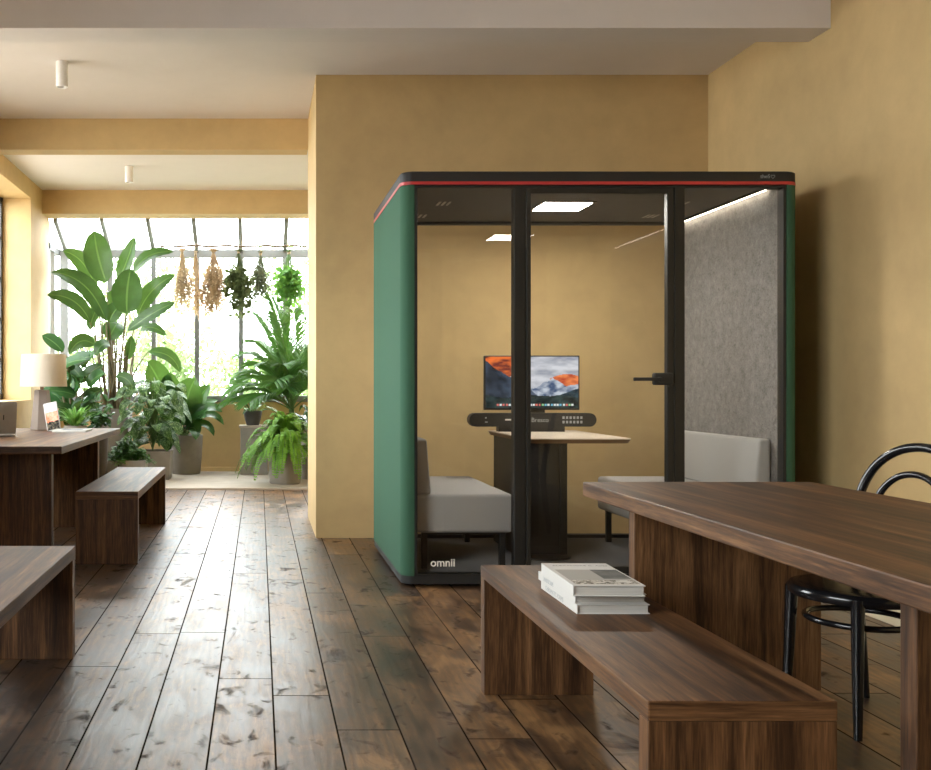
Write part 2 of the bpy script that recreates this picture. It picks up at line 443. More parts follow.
# conservatory glazing: upright front, sloped roof, glazed return on the left
MX = [-2.41, -1.86, -1.315, -.775, -.225, .325, .875, 1.43]
ZT, RISE = 2.76, .30/.72
def roofz(Y): return ZT+.02+(YW-Y)*RISE
w5 = struct('window_5', boxes([((XL, YW-.03, ZT-.07), (1.6, YW+.05, ZT+.03)), ((XL, YW-.04, .89), (1.6, YW+.06, .965)),
                               ((XL, YW-.05, .965), (XL+.10, YW+.05, ZT))], .006), M['steel'])
for x in MX[1:]:
    link('mullion', B((x-.03, YW-.03, .965), (x+.03, YW+.04, ZT-.07), .004), M['steel'], w5)
bm = nb(); box(bm, (XL, YW-.003, .965), (1.6, YW+.003, ZT-.05)); link('pane', bm, M['pane'], w5)
w6 = struct('window_6', B((XL, YB3+.01, roofz(YB3)+.0), (1.6, YB3+.06, roofz(YB3)+.1)), M['steel'])
for x in MX:
    bm = nb(); box(bm, (x-.025, 0, -.035), (x+.025, 1, .035), .004)
    y0, y1 = YB3+.03, YW
    for v in bm.verts:
        t = v.co.y; Y = y0+(y1-y0)*t; v.co = Vector((v.co.x, Y, v.co.z+roofz(Y)))
    link('rafter', bm, M['steel'], w6)
bm = nb(); q = [bm.verts.new(p) for p in ((XL, YB3+.03, roofz(YB3+.03)), (1.6, YB3+.03, roofz(YB3+.03)), (1.6, YW+.1, roofz(YW+.1)), (XL, YW+.1, roofz(YW+.1)))]
bm.faces.new(q); link('pane', bm, M['pane'], w6)
w7 = struct('window_7', boxes([((XL-.06, YB3+.02, .89), (XL, YB3+.11, roofz(YB3)-.03)), ((XL-.06, YB3+.02, .89), (XL, YW, .96)), ((XL-.06, YB3+.02, ZT-.05), (XL, YW, ZT+.03)),
                               ((XL-.06, 12.12, .96), (XL, 12.18, ZT-.05))], .004), M['steel'])
link('pane', B((XL-.033, YB3+.1, .95), (XL-.027, YW, ZT)), M['pane'], w7)

# ------------------------------------------------------------------ ceiling spot lamps
for (px, py, Y, d, h, lab) in ((62, 61, 6.9, .083, .175, 'white cylinder spotlight on the ceiling in front of the first ochre beam'),
                               (129, 166, 10.2, .085, .165, 'smaller white cylinder spotlight on the ceiling between the two ochre beams')):
    x = (px-CX)*Y/F
    t = thing('ceiling_spotlight', lab, 'spotlight', (x, Y, ZC), 'cylinder spotlights on the ceiling')
    bm = nb(); lathe(bm, [(d*.46, -.001), (d*.5, -.004), (d*.5, -h*.5), (d*.47, -h*.5-.001), (d*.47, -h*.5-.005), (d*.5, -h*.5-.006), (d*.5, -h+.003), (d*.49, -h), (d*.38, -h), (d*.36, -h+.03)], (x, Y, ZC), 28)
    link('housing', bm, M['white'], t, 35)
    bm = nb(); lathe(bm, [(d*.35, -h+.022), (d*.35, -h+.028)], (x, Y, ZC), 20); link('lens', bm, M['alu'], t)

# ------------------------------------------------------------------ walnut tables and benches
def bench(label, x0, x1, y0, y1, zt, th, lt, group):
    t = thing('walnut_bench', label, 'bench', ((x0+x1)/2, (y0+y1)/2, 0), group)
    link('seat', B((x0, y0, zt-th), (x1, y1, zt), .003), M['wal_y'], t, ends=M['wal_x'])
    for a, b in ((y0, y0+lt), (y1-lt, y1)):
        link('leg', B((x0+.0006, a+.0006, 0), (x1-.0006, b-.0006, zt-th), .002), M['wal_z'], t)
    return t
bg = 'low walnut slab benches'
bench('long walnut slab bench with three white books lying on it', .798, 1.187, 2.05, 3.60, .452, .042, .055, bg)
bench('walnut slab bench cut off by the photo edge, in front of the lamp desk', -1.136, -.746, 2.5, 4.06, .447, .05, .055, bg)
bench('walnut slab bench standing alongside the right end of the lamp desk', -1.125, -.742, 6.13, 7.95, .447, .05, .055, bg)

def table(label, x0, x1, y0, y1, zt, th, lx0, lx1, legs, extra=None):
    t = thing('walnut_table', label, 'table', ((x0+x1)/2, (y0+y1)/2, 0), 'walnut panel leg tables')
    link('tabletop', B((x0, y0, zt-th), (x1, y1, zt), .004), M['wal_y'], t, ends=M['wal_x'])
    for a, b in legs: link('leg', B((lx0, a, 0), (lx1, b, zt-th), .003), M['wal_z'], t)
    return t
table('large walnut dining table with a black bentwood chair tucked in', 1.204, 2.05, 1.70, 3.72, .74, .052, 1.352, 2.025, [(2.055, 2.11), (3.60, 3.658)])
table('walnut desk carrying the table lamp and silver laptop', -2.05, -1.125, 5.70, 8.12, .75, .045, -1.95, -1.245, [(6.0, 6.06), (7.72, 7.80)])

# ------------------------------------------------------------------ books on the long bench
def book(label, x0, x1, y0, y1, z, h, rot, title=None, spine=None, pic=False):
    cx, cy = (x0+x1)/2, (y0+y1)/2
    t = thing('book', label, 'book', (cx, cy, z), 'white hardback books stacked on the bench')
    bm = nb(); c = .0028
    box(bm, (x0, y0, z), (x1, y1, z+c), .0008); box(bm, (x0, y0, z+h-c), (x1, y1, z+h), .0008)
    box(bm, (x0, y0, z), (x0+.004, y1, z+h), .0012)
    link('cover', bm, M['paper'], t)
    link('pages', B((x0+.004, y0+.004, z+c), (x1-.005, y1-.004, z+h-c)), M['pages'], t)
    if title:
        text(title, .0185, M['inkletter'], t, (x0+.022, y1-.05, z+h+.0003), (1, 0, 0), (0, 1, 0), .0002)
    if spine:
        text(spine, h*.72, M['greyletter'], t, (x0-.0003, y1-.05, z+h*.24), (0, -1, 0), (0, 0, 1), .0002, 'spine_lettering')
    if pic:
        def fn(u, v):
            grey = (.36, .345, .31)
            if u > .56 and v > .38: return lerp((.055, .055, .05), (.17, .17, .15), fbm(u*9, v*9, 3))
            if v < .30: return lerp((.10, .085, .06), (.62, .58, .5), (fbm(u*26, v*30, 5)-.30)*3.2) if v > .05 and fbm(u*7, v*5, 9) > .33 else (.60, .57, .52)
            return grey
        link('cover_picture', picture_mesh((x0+.012, y0+.008, z+h+.0004), (1, 0, 0), (0, 1, 0), x1-x0-.018, (y1-y0)*.66, 44, 44, fn), M['print'], t)
    t.rotation_euler.z = rot
    return t
ZB = .452
book('bottom white hardback book of the stack on the long bench', .898, 1.105, 2.825, 3.185, ZB+.0005, .0275, .0, None, 'CHROMATIC FORMS')
book('middle white hardback book of the stack on the long bench', .893, 1.097, 2.835, 3.19, ZB+.0285, .0265, .012, None, 'LANDSCAPE')
book('top white hardback book with a pictured cover on the long bench', .885, 1.087, 2.80, 3.15, ZB+.0555, .031, -.028, 'ALEXANDRE C. Atlas', None, True)

# ------------------------------------------------------------------ bentwood chair
ch = thing('bentwood_chair', 'black bentwood chair with hooped back tucked under the large walnut table', 'chair', (1.97, 3.28, 0))
cc = Vector((1.97, 3.28, 0)); d = Vector((-.955, -.295, 0)).normalized(); pp = Vector((d.y, -d.x, 0))
def chp(f, s, z): return cc + d*f + pp*s + Vector((0, 0, z))
def ring(r, z, n=40, k=1.0): return [chp(r*k*math.cos(2*math.pi*i/n), r*math.sin(2*math.pi*i/n), z) for i in range(n)]
bm = nb(); rs = [[bm.verts.new(p) for p in ring(r, z)] for r, z in ((.180, .448), (.205, .443), (.213, .432), (.213, .418), (.205, .408), (.19, .408))]
for a, b in zip(rs, rs[1:]):
    for k in range(40): bm.faces.new((a[k], a[(k+1) % 40], b[(k+1) % 40], b[k]))
bm.faces.new(rs[-1]); bm.faces.new(rs[0][::-1]); link('seat_rim', bm, M['blackgloss'], ch, 40)
bm = nb(); rs = [[bm.verts.new(p) for p in ring(r, z)] for r, z in ((.178, .4485), (.15, .4435), (.09, .441))]
for a, b in zip(rs, rs[1:]):
    for k in range(40): bm.faces.new((a[k], a[(k+1) % 40], b[(k+1) % 40], b[k]))
bm.faces.new(rs[-1]); link('seat', bm, M['blackgloss'], ch, 60)
for s in (-1, 1):
    link('leg', T([chp(.15, s*.128, .43), chp(.151, s*.129, .40), chp(.157, s*.134, .2), chp(.165, s*.142, 0)], [.021, .020, .017, .0125], 12), M['blackgloss'], ch, 50)
link('leg_ring', T(ring(.158, .335, 40), .0105, 10, closed=True), M['blackgloss'], ch, 60)
def hoop(w, top, base, lean0, lean1, n=28):
    out = []
    for i in range(n+1):
        a = math.pi*i/n; s = -w*math.cos(a); z = base + (top-base)*math.sin(a)**.75
        f = -(lean0+(lean1-lean0)*(z-.44)/(.9-.44)); out.append(chp(f, s, z))
    return out
h = hoop(.215, .89, .62, .185, .27)
lp = [chp(-.235, -.185, 0), chp(-.20, -.172, .25), chp(-.185, -.178, .44)]; rp = [chp(-.185, .178, .44), chp(-.20, .172, .25), chp(-.235, .185, 0)]
link('back_hoop', T(lp+h+rp, [.0125, .015, .0165]+[.0155]*len(h)+[.0165, .015, .0125], 12), M['blackgloss'], ch, 60)
link('inner_hoop', T([chp(-.178, -.12, .44)]+hoop(.14, .80, .60, .182, .248)+[chp(-.178, .12, .44)], .0115, 10), M['blackgloss'], ch, 60)

# ------------------------------------------------------------------ meeting pod
PX0, PX1, PY0, PY1 = .773, 2.938, 5.43, 6.80
pod = thing('meeting_pod', 'glass fronted meeting pod with green sides and a red line below its black roof', 'meeting pod', ((PX0+PX1)/2, (PY0+PY1)/2, 0))
def arc(cx, cy, r, a0, a1, n=8): return [(cx+r*math.cos(math.radians(a0+(a1-a0)*k/n)), cy+r*math.sin(math.radians(a0+(a1-a0)*k/n))) for k in range(n+1)]
def side_outline(mirror, g=0.0, z=None):
    r = .065; x0 = PX0+g; y0 = PY0+g; y1 = PY1-g; wi = PX0+.071
    pts = arc(x0+r, y0+r, r, 270, 180) + arc(x0+r, y1-r, r, 180, 90)
    pts = [(wi, y0)] + pts + [(wi, y1)]
    if mirror: pts = [(PX0+PX1-x, y) for x, y in pts][::-1]
    return pts
for mir in (False, True):
    bm = nb(); poly(bm, side_outline(mir), .062, 2.187); link('side_panel', bm, M['green'], pod, 40)
    xi = PX0+.0712; a, b = (xi, xi+.014)
    if mir: a, b = PX0+PX1-b, PX0+PX1-a
    link('wall_lining', B((a, PY0+.055, .052), (b, PY1-.055, 2.1985)), M['felt'], pod)
bm = nb(); poly(bm, rrect(PX0, PY0, PX1, PY1, .065, 8), 2.206, 2.262, .012, 4); link('roof_cap', bm, M['charcoal'], pod, 40)
bm = nb(); q1 = rrect(PX0-.0015, PY0-.0015, PX1+.0015, PY1+.0015, .066, 8); q2 = rrect(PX0+.02, PY0+.02, PX1-.02, PY1-.02, .05, 8)
rg = [[bm.verts.new((*p, z)) for p in q] for q, z in ((q1, 2.1885), (q1, 2.2055), (q2, 2.2055), (q2, 2.1885))]
for i in range(4):
    for k in range(len(q1)): bm.faces.new((rg[i][k], rg[i][(k+1) % len(q1)], rg[(i+1) % 4][(k+1) % len(q1)], rg[(i+1) % 4][k]))
link('red_stripe', bm, M['red'], pod, 40)
bm = nb(); poly(bm, rrect(PX0+.004, PY0+.004, PX1-.004, PY1-.004, .062, 8), .018, .062); link('base_plinth', bm, M['charcoal'], pod, 40)
link('carpet_floor', B((PX0+.085, PY0+.05, .062), (PX1-.085, PY1-.05, .07)), M['carpet'], pod)
for sx in (PX0+.16, PX1-.16):
    for sy in (PY0+.09, PY1-.12):
        bm = nb(); lathe(bm, [(.028, 0), (.028, .008), (.012, .010), (.012, .019)], (sx, sy, 0), 18); link('foot', bm, M['black'], pod)
# front frame
FX0, FX1, ZS, ZH = PX0+.0715, PX1-.0715, .072, 2.172
P1, P2 = (1.386, 1.448), (2.256, 2.312)
link('front_frame', boxes([((FX0, PY0+.004, .058), (FX1, PY0+.07, ZS+.002)), ((FX0, PY0+.004, ZH), (FX1, PY0+.07, 2.186)), ((FX0, PY0+.004, ZS), (FX0+.017, PY0+.07, ZH)), ((FX1-.017, PY0+.004, ZS), (FX1, PY0+.07, ZH)),
     ((P1[0], PY0-.001, ZS), (P1[1], PY0+.07, ZH)), ((P2[0], PY0-.001, ZS), (P2[1], PY0+.07, ZH))], .003), M['black'], pod)
for a, b in ((FX0+.016, P1[0]+.001), (P2[1]-.001, FX1-.016)):
    link('front_glass', B((a, PY0+.022, ZS), (b, PY0+.030, ZH)), M['glass'], pod)
dx0, dx1 = P1[1]+.004, P2[0]-.004
door = link('door', boxes([((dx0, PY0-.004, ZS+.006), (dx0+.024, PY0+.04, ZH-.004)), ((dx1-.036, PY0-.004, ZS+.006), (dx1, PY0+.04, ZH-.004)),
     ((dx0, PY0-.003, ZH-.032), (dx1, PY0+.039, ZH-.004)), ((dx0, PY0-.003, ZS+.006), (dx1, PY0+.039, ZS+.04))], .003), M['black'], pod)
link('door_glass', B((dx0+.02, PY0+.016, ZS+.03), (dx1-.03, PY0+.024, ZH-.03)), M['glass'], door)
hz = 1.133
hb = nb(); box(hb, (dx1-.116, PY0-.032, hz-.033), (dx1-.012, PY0+.012, hz+.033), .010, 3); box(hb, (dx1-.240, PY0-.072, hz-.011), (dx1-.09, PY0-.052, hz+.008), .004); tube(hb, [(dx1-.095, PY0-.03, hz-.002), (dx1-.095, PY0-.062, hz-.002)], .012, 12)
link('handle', hb, M['charcoal'], door)
link('hinge', boxes([((dx1-.03, PY0-.012, hz-.045), (dx1-.012, PY0-.004, hz-.03))]), M['black'], door)
# back frame and glass
link('back_frame', boxes([((FX0, PY1-.06, .058), (FX1, PY1-.004, .092)), ((FX0, PY1-.06, 2.180), (FX1, PY1-.021, 2.1985)), ((FX0, PY1-.06, .06), (FX0+.02, PY1-.004, 2.186)), ((FX1-.02, PY1-.06, .06), (FX1, PY1-.004, 2.186)), ((FX0, PY1-.075, 2.183), (FX1, PY1-.055, 2.1985))], .003), M['black'], pod)
link('back_glass', B((FX0+.015, PY1-.035, .08), (FX1-.015, PY1-.027, 2.182)), M['glass'], pod)
cp = link('ceiling_lining', B((FX0+.0, PY0+.021, 2.199), (FX1, PY1-.021, 2.2055)), M['darkfelt'], pod)
ZCL = 2.199
lf = nb(); lx0, lx1, ly0, ly1 = 1.715, 2.0, 6.0, 6.26
box(lf, (lx0-.02, ly0-.02, ZCL-.006), (lx1+.02, ly1+.02, ZCL-.0005)); link('light_frame', lf, M['dark'], cp)
link('light_panel', B((lx0, ly0, ZCL-.008), (lx1, ly1, ZCL-.0055)), M['panel_light'], cp)
for (vx, vy, n_) in ((1.13, 6.05, 2), (1.06, 6.5, 2), (2.56, 6.05, 2), (2.56, 6.5, 2)):
    link('air_vent', boxes([((vx-.05+.03*k, vy-.06, ZCL-.003), (vx-.05+.03*k+.014, vy+.06, ZCL-.0005)) for k in range(n_+1)]), M['alu'], cp)
link('led_strip', B((FX1-.045, PY0+.16, 2.187), (FX1-.031, PY1-.08, 2.1985)), M['led'], pod)
link('strip_housing', B((FX1-.058, PY0+.15, 2.187), (FX1-.046, PY1-.075, 2.1987)), M['dark'], pod)
text('omnii', .060, M['letter'], pod, ((431-CX)/184.1, PY0+.0205, .112), bold=.0012)
text('theS', .030, M['greyletter'], pod, (2.722, PY0-.0012, 2.223))
hp = [(2.790+.011*math.sin(t)**3*1.0, PY0-.0012, 2.232+.009*(math.cos(t)-.38*math.cos(2*t)-.15*math.cos(3*t))) for t in [2*math.pi*k/24 for k in range(24)]]
link('heart_mark', T(hp, .0012, 6, closed=True), M['greyletter'], pod)

# padded benches in the pod
def pod_seat(label, sx, flip):
    xa, xb = (.868, 1.462 if flip else 1.41); y0, y1 = 5.55, 6.655
    fx = (lambda x: PX0+PX1-x) if flip else (lambda x: x)
    def bb(lo, hi, bev, seg=4):
        a, b = fx(lo[0]), fx(hi[0]); return B((min(a, b), lo[1], lo[2]), (max(a, b), hi[1], hi[2]), bev, seg=seg)
    t = thing('padded_bench', label, 'bench', (fx((xa+xb)/2), (y0+y1)/2, .07), 'grey padded benches inside the pod')
    link('seat', bb((xa, y0, .278), (xb, y1, .495), .022), M['uphol'], t, 40)
    bm = bb((xa, y0, .49), (xa+.09, y1, .80), .018)
    for v in bm.verts:
        if abs(v.co.x-fx(xa)) > .045: v.co.x += (fx(xa)-v.co.x)*.28*(v.co.z-.49)/.31
    link('backrest', bm, M['uphol'], t, 40)
    for lx in (xa+.06, xb-.045):
        for ly in (y0+.07, y1-.09):
            a = fx(lx); link('leg', B((a-.016, ly-.016, .07), (a+.016, ly+.016, .279), .002), M['black'], t)
    a, b = sorted((fx(xa+.05), fx(xb-.03)))
    for q in (y0+.06, y1-.10): link('seat_rail', B((a, q, .262), (b, q+.02, .2785)), M['black'], t)
    return t
pod_seat('grey padded bench in the pod against its green wall, legs showing through glass', 0, False)
pod_seat('grey padded bench in the pod against the felt wall, behind the walnut table', 0, True)

# pod table
tx0, tx1, ty0, ty1, tz = 1.513, 2.098, 5.60, 6.64, .80
pt = thing('meeting_table', 'pale oak topped table on a black cabinet column inside the pod', 'table', ((tx0+tx1)/2, (ty0+ty1)/2, .07))
bm = nb(); poly(bm, rrect(tx0, ty0, tx1, ty1, .05, 6), tz-.006, tz, .002, 2); top = link('tabletop', bm, M['oak'], pt, 40)
bm = nb()
o1, o2 = rrect(tx0+.012, ty0+.012, tx1-.012, ty1-.012, .045, 6), rrect(tx0, ty0, tx1, ty1, .05, 6)
a = [bm.verts.new((*p, tz-.028)) for p in o1]; b = [bm.verts.new((*p, tz-.0062)) for p in o2]
for k in range(len(a)): bm.faces.new((a[k], a[(k+1) % len(a)], b[(k+1) % len(a)], b[k]))
bm.faces.new(a[::-1]); bm.faces.new(b); link('edge', bm, M['oakedge'], top, 40)
kx0, kx1, ky0, ky1 = 1.548, 1.852, 6.0, 6.60
link('column', B((kx0+.03, ky0+.012, .07), (kx1-.03, ky1-.012, tz-.0285)), M['charcoal'], pt)
for xx in (kx0, kx1-.045): link('post', B((xx, ky0, .07), (xx+.045, ky1, tz-.0283), .006), M['black'], pt)
link('door_panel', B((kx0+.048, ky0+.006, .13), (kx1-.048, ky0+.0125, tz-.05), .002), M['charcoal'], pt)
for xx in (1.66, 1.72):
    bm = nb(); lathe(bm, [(.010, 0), (.012, .002)], (0, 0, 0), 12)
    bmesh.ops.rotate(bm, verts=bm.verts, cent=(0, 0, 0), matrix=Matrix.Rotation(math.pi/2, 3, 'X')); bmesh.ops.translate(bm, verts=bm.verts, vec=(xx, ky0+.0055, tz-.085)); link('socket', bm, M['dark'], pt)
bm = nb(); poly(bm, [(1.70+.16*math.cos(t), 5.98+.13*math.sin(t)) for t in [2*math.pi*k/36 for k in range(36)]], .0702, .082); link('base_plate', bm, M['black'], pt, 40)

# display and conference bar on the pod table
mY = 6.56; s_ = F/mY
mx0, mx1 = (484-CX)/s_, (579.5-CX)/s_; mz1, mz0 = EYE+(385-355.5)/s_, EYE-(410-385)/s_
mo = thing('monitor', 'black framed monitor showing orange clouds over dark mountains in the pod', 'monitor', ((mx0+mx1)/2, mY, tz))
link('housing', B((mx0, mY-.004, mz0), (mx1, mY+.022, mz1), .004), M['dark'], mo)
link('stand', boxes([((mx0+.22, mY+.022, tz), (mx1-.22, mY+.034, mz0+.15)), ((mx0+.16, mY-.015, tz), (mx1-.16, mY+.06, tz+.008))], .002), M['dark'], mo)
def scr(u, v):
    cl = fbm(u*5+1, v*9, 1); sky = lerp(srgb(150, 156, 170), srgb(226, 228, 234), (cl-.25)*2.4)
    if u < .42 and v > .60+.10*fbm(u*8, 2, 4)-.25*(0.30-u): 
        g = fbm(u*9, v*14, 6); sky = lerp(srgb(120, 55, 50), srgb(250, 128, 62), (g-.25)*3)
    if u > .70:
        lim = .66-2.6*(u-.88)**2
        if v < lim: sky = lerp(srgb(190, 75, 50), srgb(255, 150, 90), (fbm(u*12, v*16, 8)-.2)*2.4)
    c = sky
    r1 = .30+.30*abs(fbm(u*4+3, .5, 11)-.2) + .16*max(0, 1-abs(u-.72)/.13)
    if v < r1: c = lerp(srgb(70, 92, 128), srgb(205, 214, 226), (fbm(u*14, v*14, 13)-.28)*2.6)
    r2 = .86-1.15*u + .10*fbm(u*9, 3, 15)
    if u < .68 and v < r2: c = lerp(srgb(28, 36, 44), srgb(96, 112, 136), (fbm(u*10, v*7+u*6, 17)-.22)*1.9*(.4+u))
    r3 = .05+.66*(u-.55) + .09*fbm(u*8, 4, 19)
    if u > .6 and v < min(r3, .42): c = lerp(srgb(22, 38, 50), srgb(62, 92, 106), (fbm(u*11, v*9, 21)-.2)*2)
    r4 = .17+.12*fbm(u*5, 6, 23)
    if v < r4: c = lerp(srgb(18, 28, 32), srgb(58, 78, 78), (fbm(u*15, v*12, 25)-.2)*2)
    if .035 < v < .085 and .12 < u < .96:
        k = (u-.12)/.84*26
        if k-math.floor(k) < .68: c = (srgb(235, 240, 240), srgb(120, 190, 220), srgb(230, 120, 110), srgb(150, 210, 150))[int(hsh(int(k), 5)*4)]
    return c
link('screen', picture_mesh((mx0+.009, mY-.0046, mz0+.014), (1, 0, 0), (0, 0, 1), mx1-mx0-.018, mz1-mz0-.022, 132, 76, scr), M['screen'], mo)
bY = 6.44; s_ = F/bY
bx0, bx1 = (468.5-CX)/s_, (595-CX)/s_; bz1, bz0 = EYE-(413-385)/s_, EYE-(426.5-385)/s_
sb = thing('conference_bar', 'black rounded conference speaker bar standing below the monitor on the pod table', 'speaker bar', ((bx0+bx1)/2, bY, tz))
r_ = (bz1-bz0)/2; zc = (bz0+bz1)/2
ol = [(bx1-r_+r_*math.cos(t), zc+r_*math.sin(t)) for t in [math.radians(-90+180*k/14) for k in range(15)]] + [(bx0+r_+r_*math.cos(t), zc+r_*math.sin(t)) for t in [math.radians(90+180*k/14) for k in range(15)]]
bm = nb(); a = [bm.verts.new((x, bY-.03, z)) for x, z in ol]; b = [bm.verts.new((x, bY+.05, z)) for x, z in ol]
for k in range(len(a)): bm.faces.new((a[k], a[(k+1) % len(a)], b[(k+1) % len(a)], b[k]))
bm.faces.new(a[::-1]); bm.faces.new(b); link('body', bm, M['charcoal'], sb, 40)
link('stand', B((bx0+.19, bY-.02, tz), (bx1-.20, bY+.05, bz0+.002), .002), M['dark'], sb)
fy = bY-.0308
def bxp(px): return (px-CX)/s_
def bzp(py): return EYE-(py-385)/s_
link('status_light', B((bxp(504), fy, bzp(420.3)), (bxp(511.5), fy+.001, bzp(418.8))), M['letter'], sb)
link('camera_lens', boxes([((bxp(553), fy, bzp(421)), (bxp(558), fy+.001, bzp(418.2)))]), M['dark'], sb)
for r2 in range(2):
    for c2 in range(6):
        px, py = 561+c2*3.55, 416.2+r2*4.4
        link('button', B((bxp(px), fy, bzp(py+2.6)), (bxp(px+2.2), fy+.001, bzp(py))), M['greyletter'], sb)
link('port', boxes([((bxp(484), fy, bzp(418.4)), (bxp(485.6), fy+.001, bzp(417))), ((bxp(483.8), fy, bzp(422.4)), (bxp(486.6), fy+.001, bzp(421.4)))]), M['greyletter'], sb)
text('Bresco', .040, M['greyletter'], sb, (bxp(530), bY-.0302, bzp(421.8)), depth=.0004)

# ------------------------------------------------------------------ things on the desk
lY = 7.85; lx = (42-CX)*lY/F
lam = thing('table_lamp', 'table lamp with linen drum shade and tapered taupe base on the walnut desk', 'lamp', (lx, lY, .75))
bm = nb(); lathe(bm, [(.088, 0), (.092, .004), (.058, .306), (.050, .312)], (lx, lY, .75), 6, rot=.35); link('base', bm, M['taupe'], lam)
bm = nb(); lathe(bm, [(.014, .312), (.014, .345), (.020, .346), (.020, .40), (.012, .405)], (lx, lY, .75), 16); link('lamp_holder', bm, M['oakedge'], lam, 40)
bm = nb(); n_ = 40
prof = [(.182, .338), (.172, .590), (.170, .590), (.180, .338)]
rs = [[bm.verts.new((lx+.012+r*math.cos(2*math.pi*k/n_), lY+r*math.sin(2*math.pi*k/n_), .75+z)) for k in range(n_)] for r, z in prof]
for i in range(4):
    a, b = rs[i], rs[(i+1) % 4]
    for k in range(n_): bm.faces.new((a[k], a[(k+1) % n_], b[(k+1) % n_], b[k]))
link('lamp_shade', bm, M['shade'], lam, 40)
link('shade_spider', boxes([((lx-.165, lY-.003, 1.145), (lx+.185, lY+.003, 1.151)), ((lx-.003, lY-.17, 1.145), (lx+.003, lY+.17, 1.151))]), M['oakedge'], lam)

# laptop, seen from behind its lid
lp0 = Vector((-1.80, 6.72, .75))
la = thing('laptop', 'open silver laptop on the walnut desk, back of its lid showing', 'laptop', lp0)
q = rrect(-.165, 0, .165, .225, .014, 5)
bm = nb(); poly(bm, q, .004, .016, .003, 2); bmesh.ops.translate(bm, verts=bm.verts, vec=lp0); link('keyboard_base', bm, M['alu'], la, 40)
bm = nb(); poly(bm, q, 0, .006, .002, 2)
bmesh.ops.rotate(bm, verts=bm.verts, cent=(0, 0, 0), matrix=Matrix.Rotation(math.radians(102), 3, 'X')); bmesh.ops.translate(bm, verts=bm.verts, vec=lp0+Vector((0, .004, .018)))
lid = link('lid', bm, M['alu'], la, 40)
bm = nb(); poly(bm, rrect(-.155, .012, .155, .215, .006, 3), -.0008, -.0002)
bmesh.ops.rotate(bm, verts=bm.verts, cent=(0, 0, 0), matrix=Matrix.Rotation(math.radians(102), 3, 'X')); bmesh.ops.translate(bm, verts=bm.verts, vec=lp0+Vector((0, .004, .018)))
la.rotation_euler.z = math.radians(24)
bm = nb(); poly(bm, rrect(.075, .10, .081, .135, .002, 3), .006, .0066)
bmesh.ops.rotate(bm, verts=bm.verts, cent=(0, 0, 0), matrix=Matrix.Rotation(math.radians(102), 3, 'X')); bmesh.ops.translate(bm, verts=bm.verts, vec=lp0+Vector((0, .004, .018))); link('emblem', bm, M['dark'], lid)

# leaning tablet and magazine
tY = 7.62; tb = at(54.5, 430, tY); tb.z = .75
ta = thing('tablet', 'small tablet with a sunset picture leaning beside the table lamp', 'tablet', tb)
rt = Matrix.Rotation(math.radians(72), 3, 'X')
def tfix(bm):
    bmesh.ops.rotate(bm, verts=bm.verts, cent=(0, 0, 0), matrix=rt); bmesh.ops.rotate(bm, verts=bm.verts, cent=(0, 0, 0), matrix=Matrix.Rotation(math.radians(-13), 3, 'Y')); bmesh.ops.translate(bm, verts=bm.verts, vec=tb+Vector((0, 0, .006))); return bm
bm = nb(); poly(bm, rrect(-.055, 0, .05, .225, .008, 4), -.004, .004, .001, 1); link('body', tfix(bm), M['alu'], ta, 40)
def tfn(u, v):
    c = lerp(srgb(205, 160, 150), srgb(228, 226, 226), (v-.45)*2.6)
    if v < .66: c = lerp(srgb(235, 110, 75), srgb(250, 175, 150), (fbm(u*5, v*9, 31)-.2)*2)
    if v < .26+.1*fbm(u*6, 1, 33): c = lerp(srgb(22, 24, 24), srgb(120, 110, 90), (fbm(u*14, v*18, 35)-.35)*2.2)
    return c
link('screen', tfix(picture_mesh((-.049, .006, .0046), (1, 0, 0), (0, 1, 0), .093, .213, 24, 48, tfn)), M['print'], ta)
link('prop', T([tb+Vector((0, .06, .17)), tb+Vector((0, .13, .004))], .004, 6), M['alu'], ta)
mg = at(72, 431, 7.55); mg.z = .75
ma = thing('magazine', 'white magazine with a grey cover lying on the corner of the walnut desk', 'magazine', mg)
bm = nb(); poly(bm, rrect(mg.x-.12, mg.y-.15, mg.x+.13, mg.y+.16, .004, 3), .7502, .764, .001, 1); link('pages', bm, M['paper'], ma)
def mfn(u, v): return lerp(srgb(88, 88, 92), srgb(150, 152, 156), (fbm(u*4, v*5, 41)-.2)*2)
link('cover_picture', picture_mesh((mg.x-.075, mg.y-.10, .7644), (1, 0, 0), (0, 1, 0), .16, .2, 20, 20, mfn), M['print'], ma)

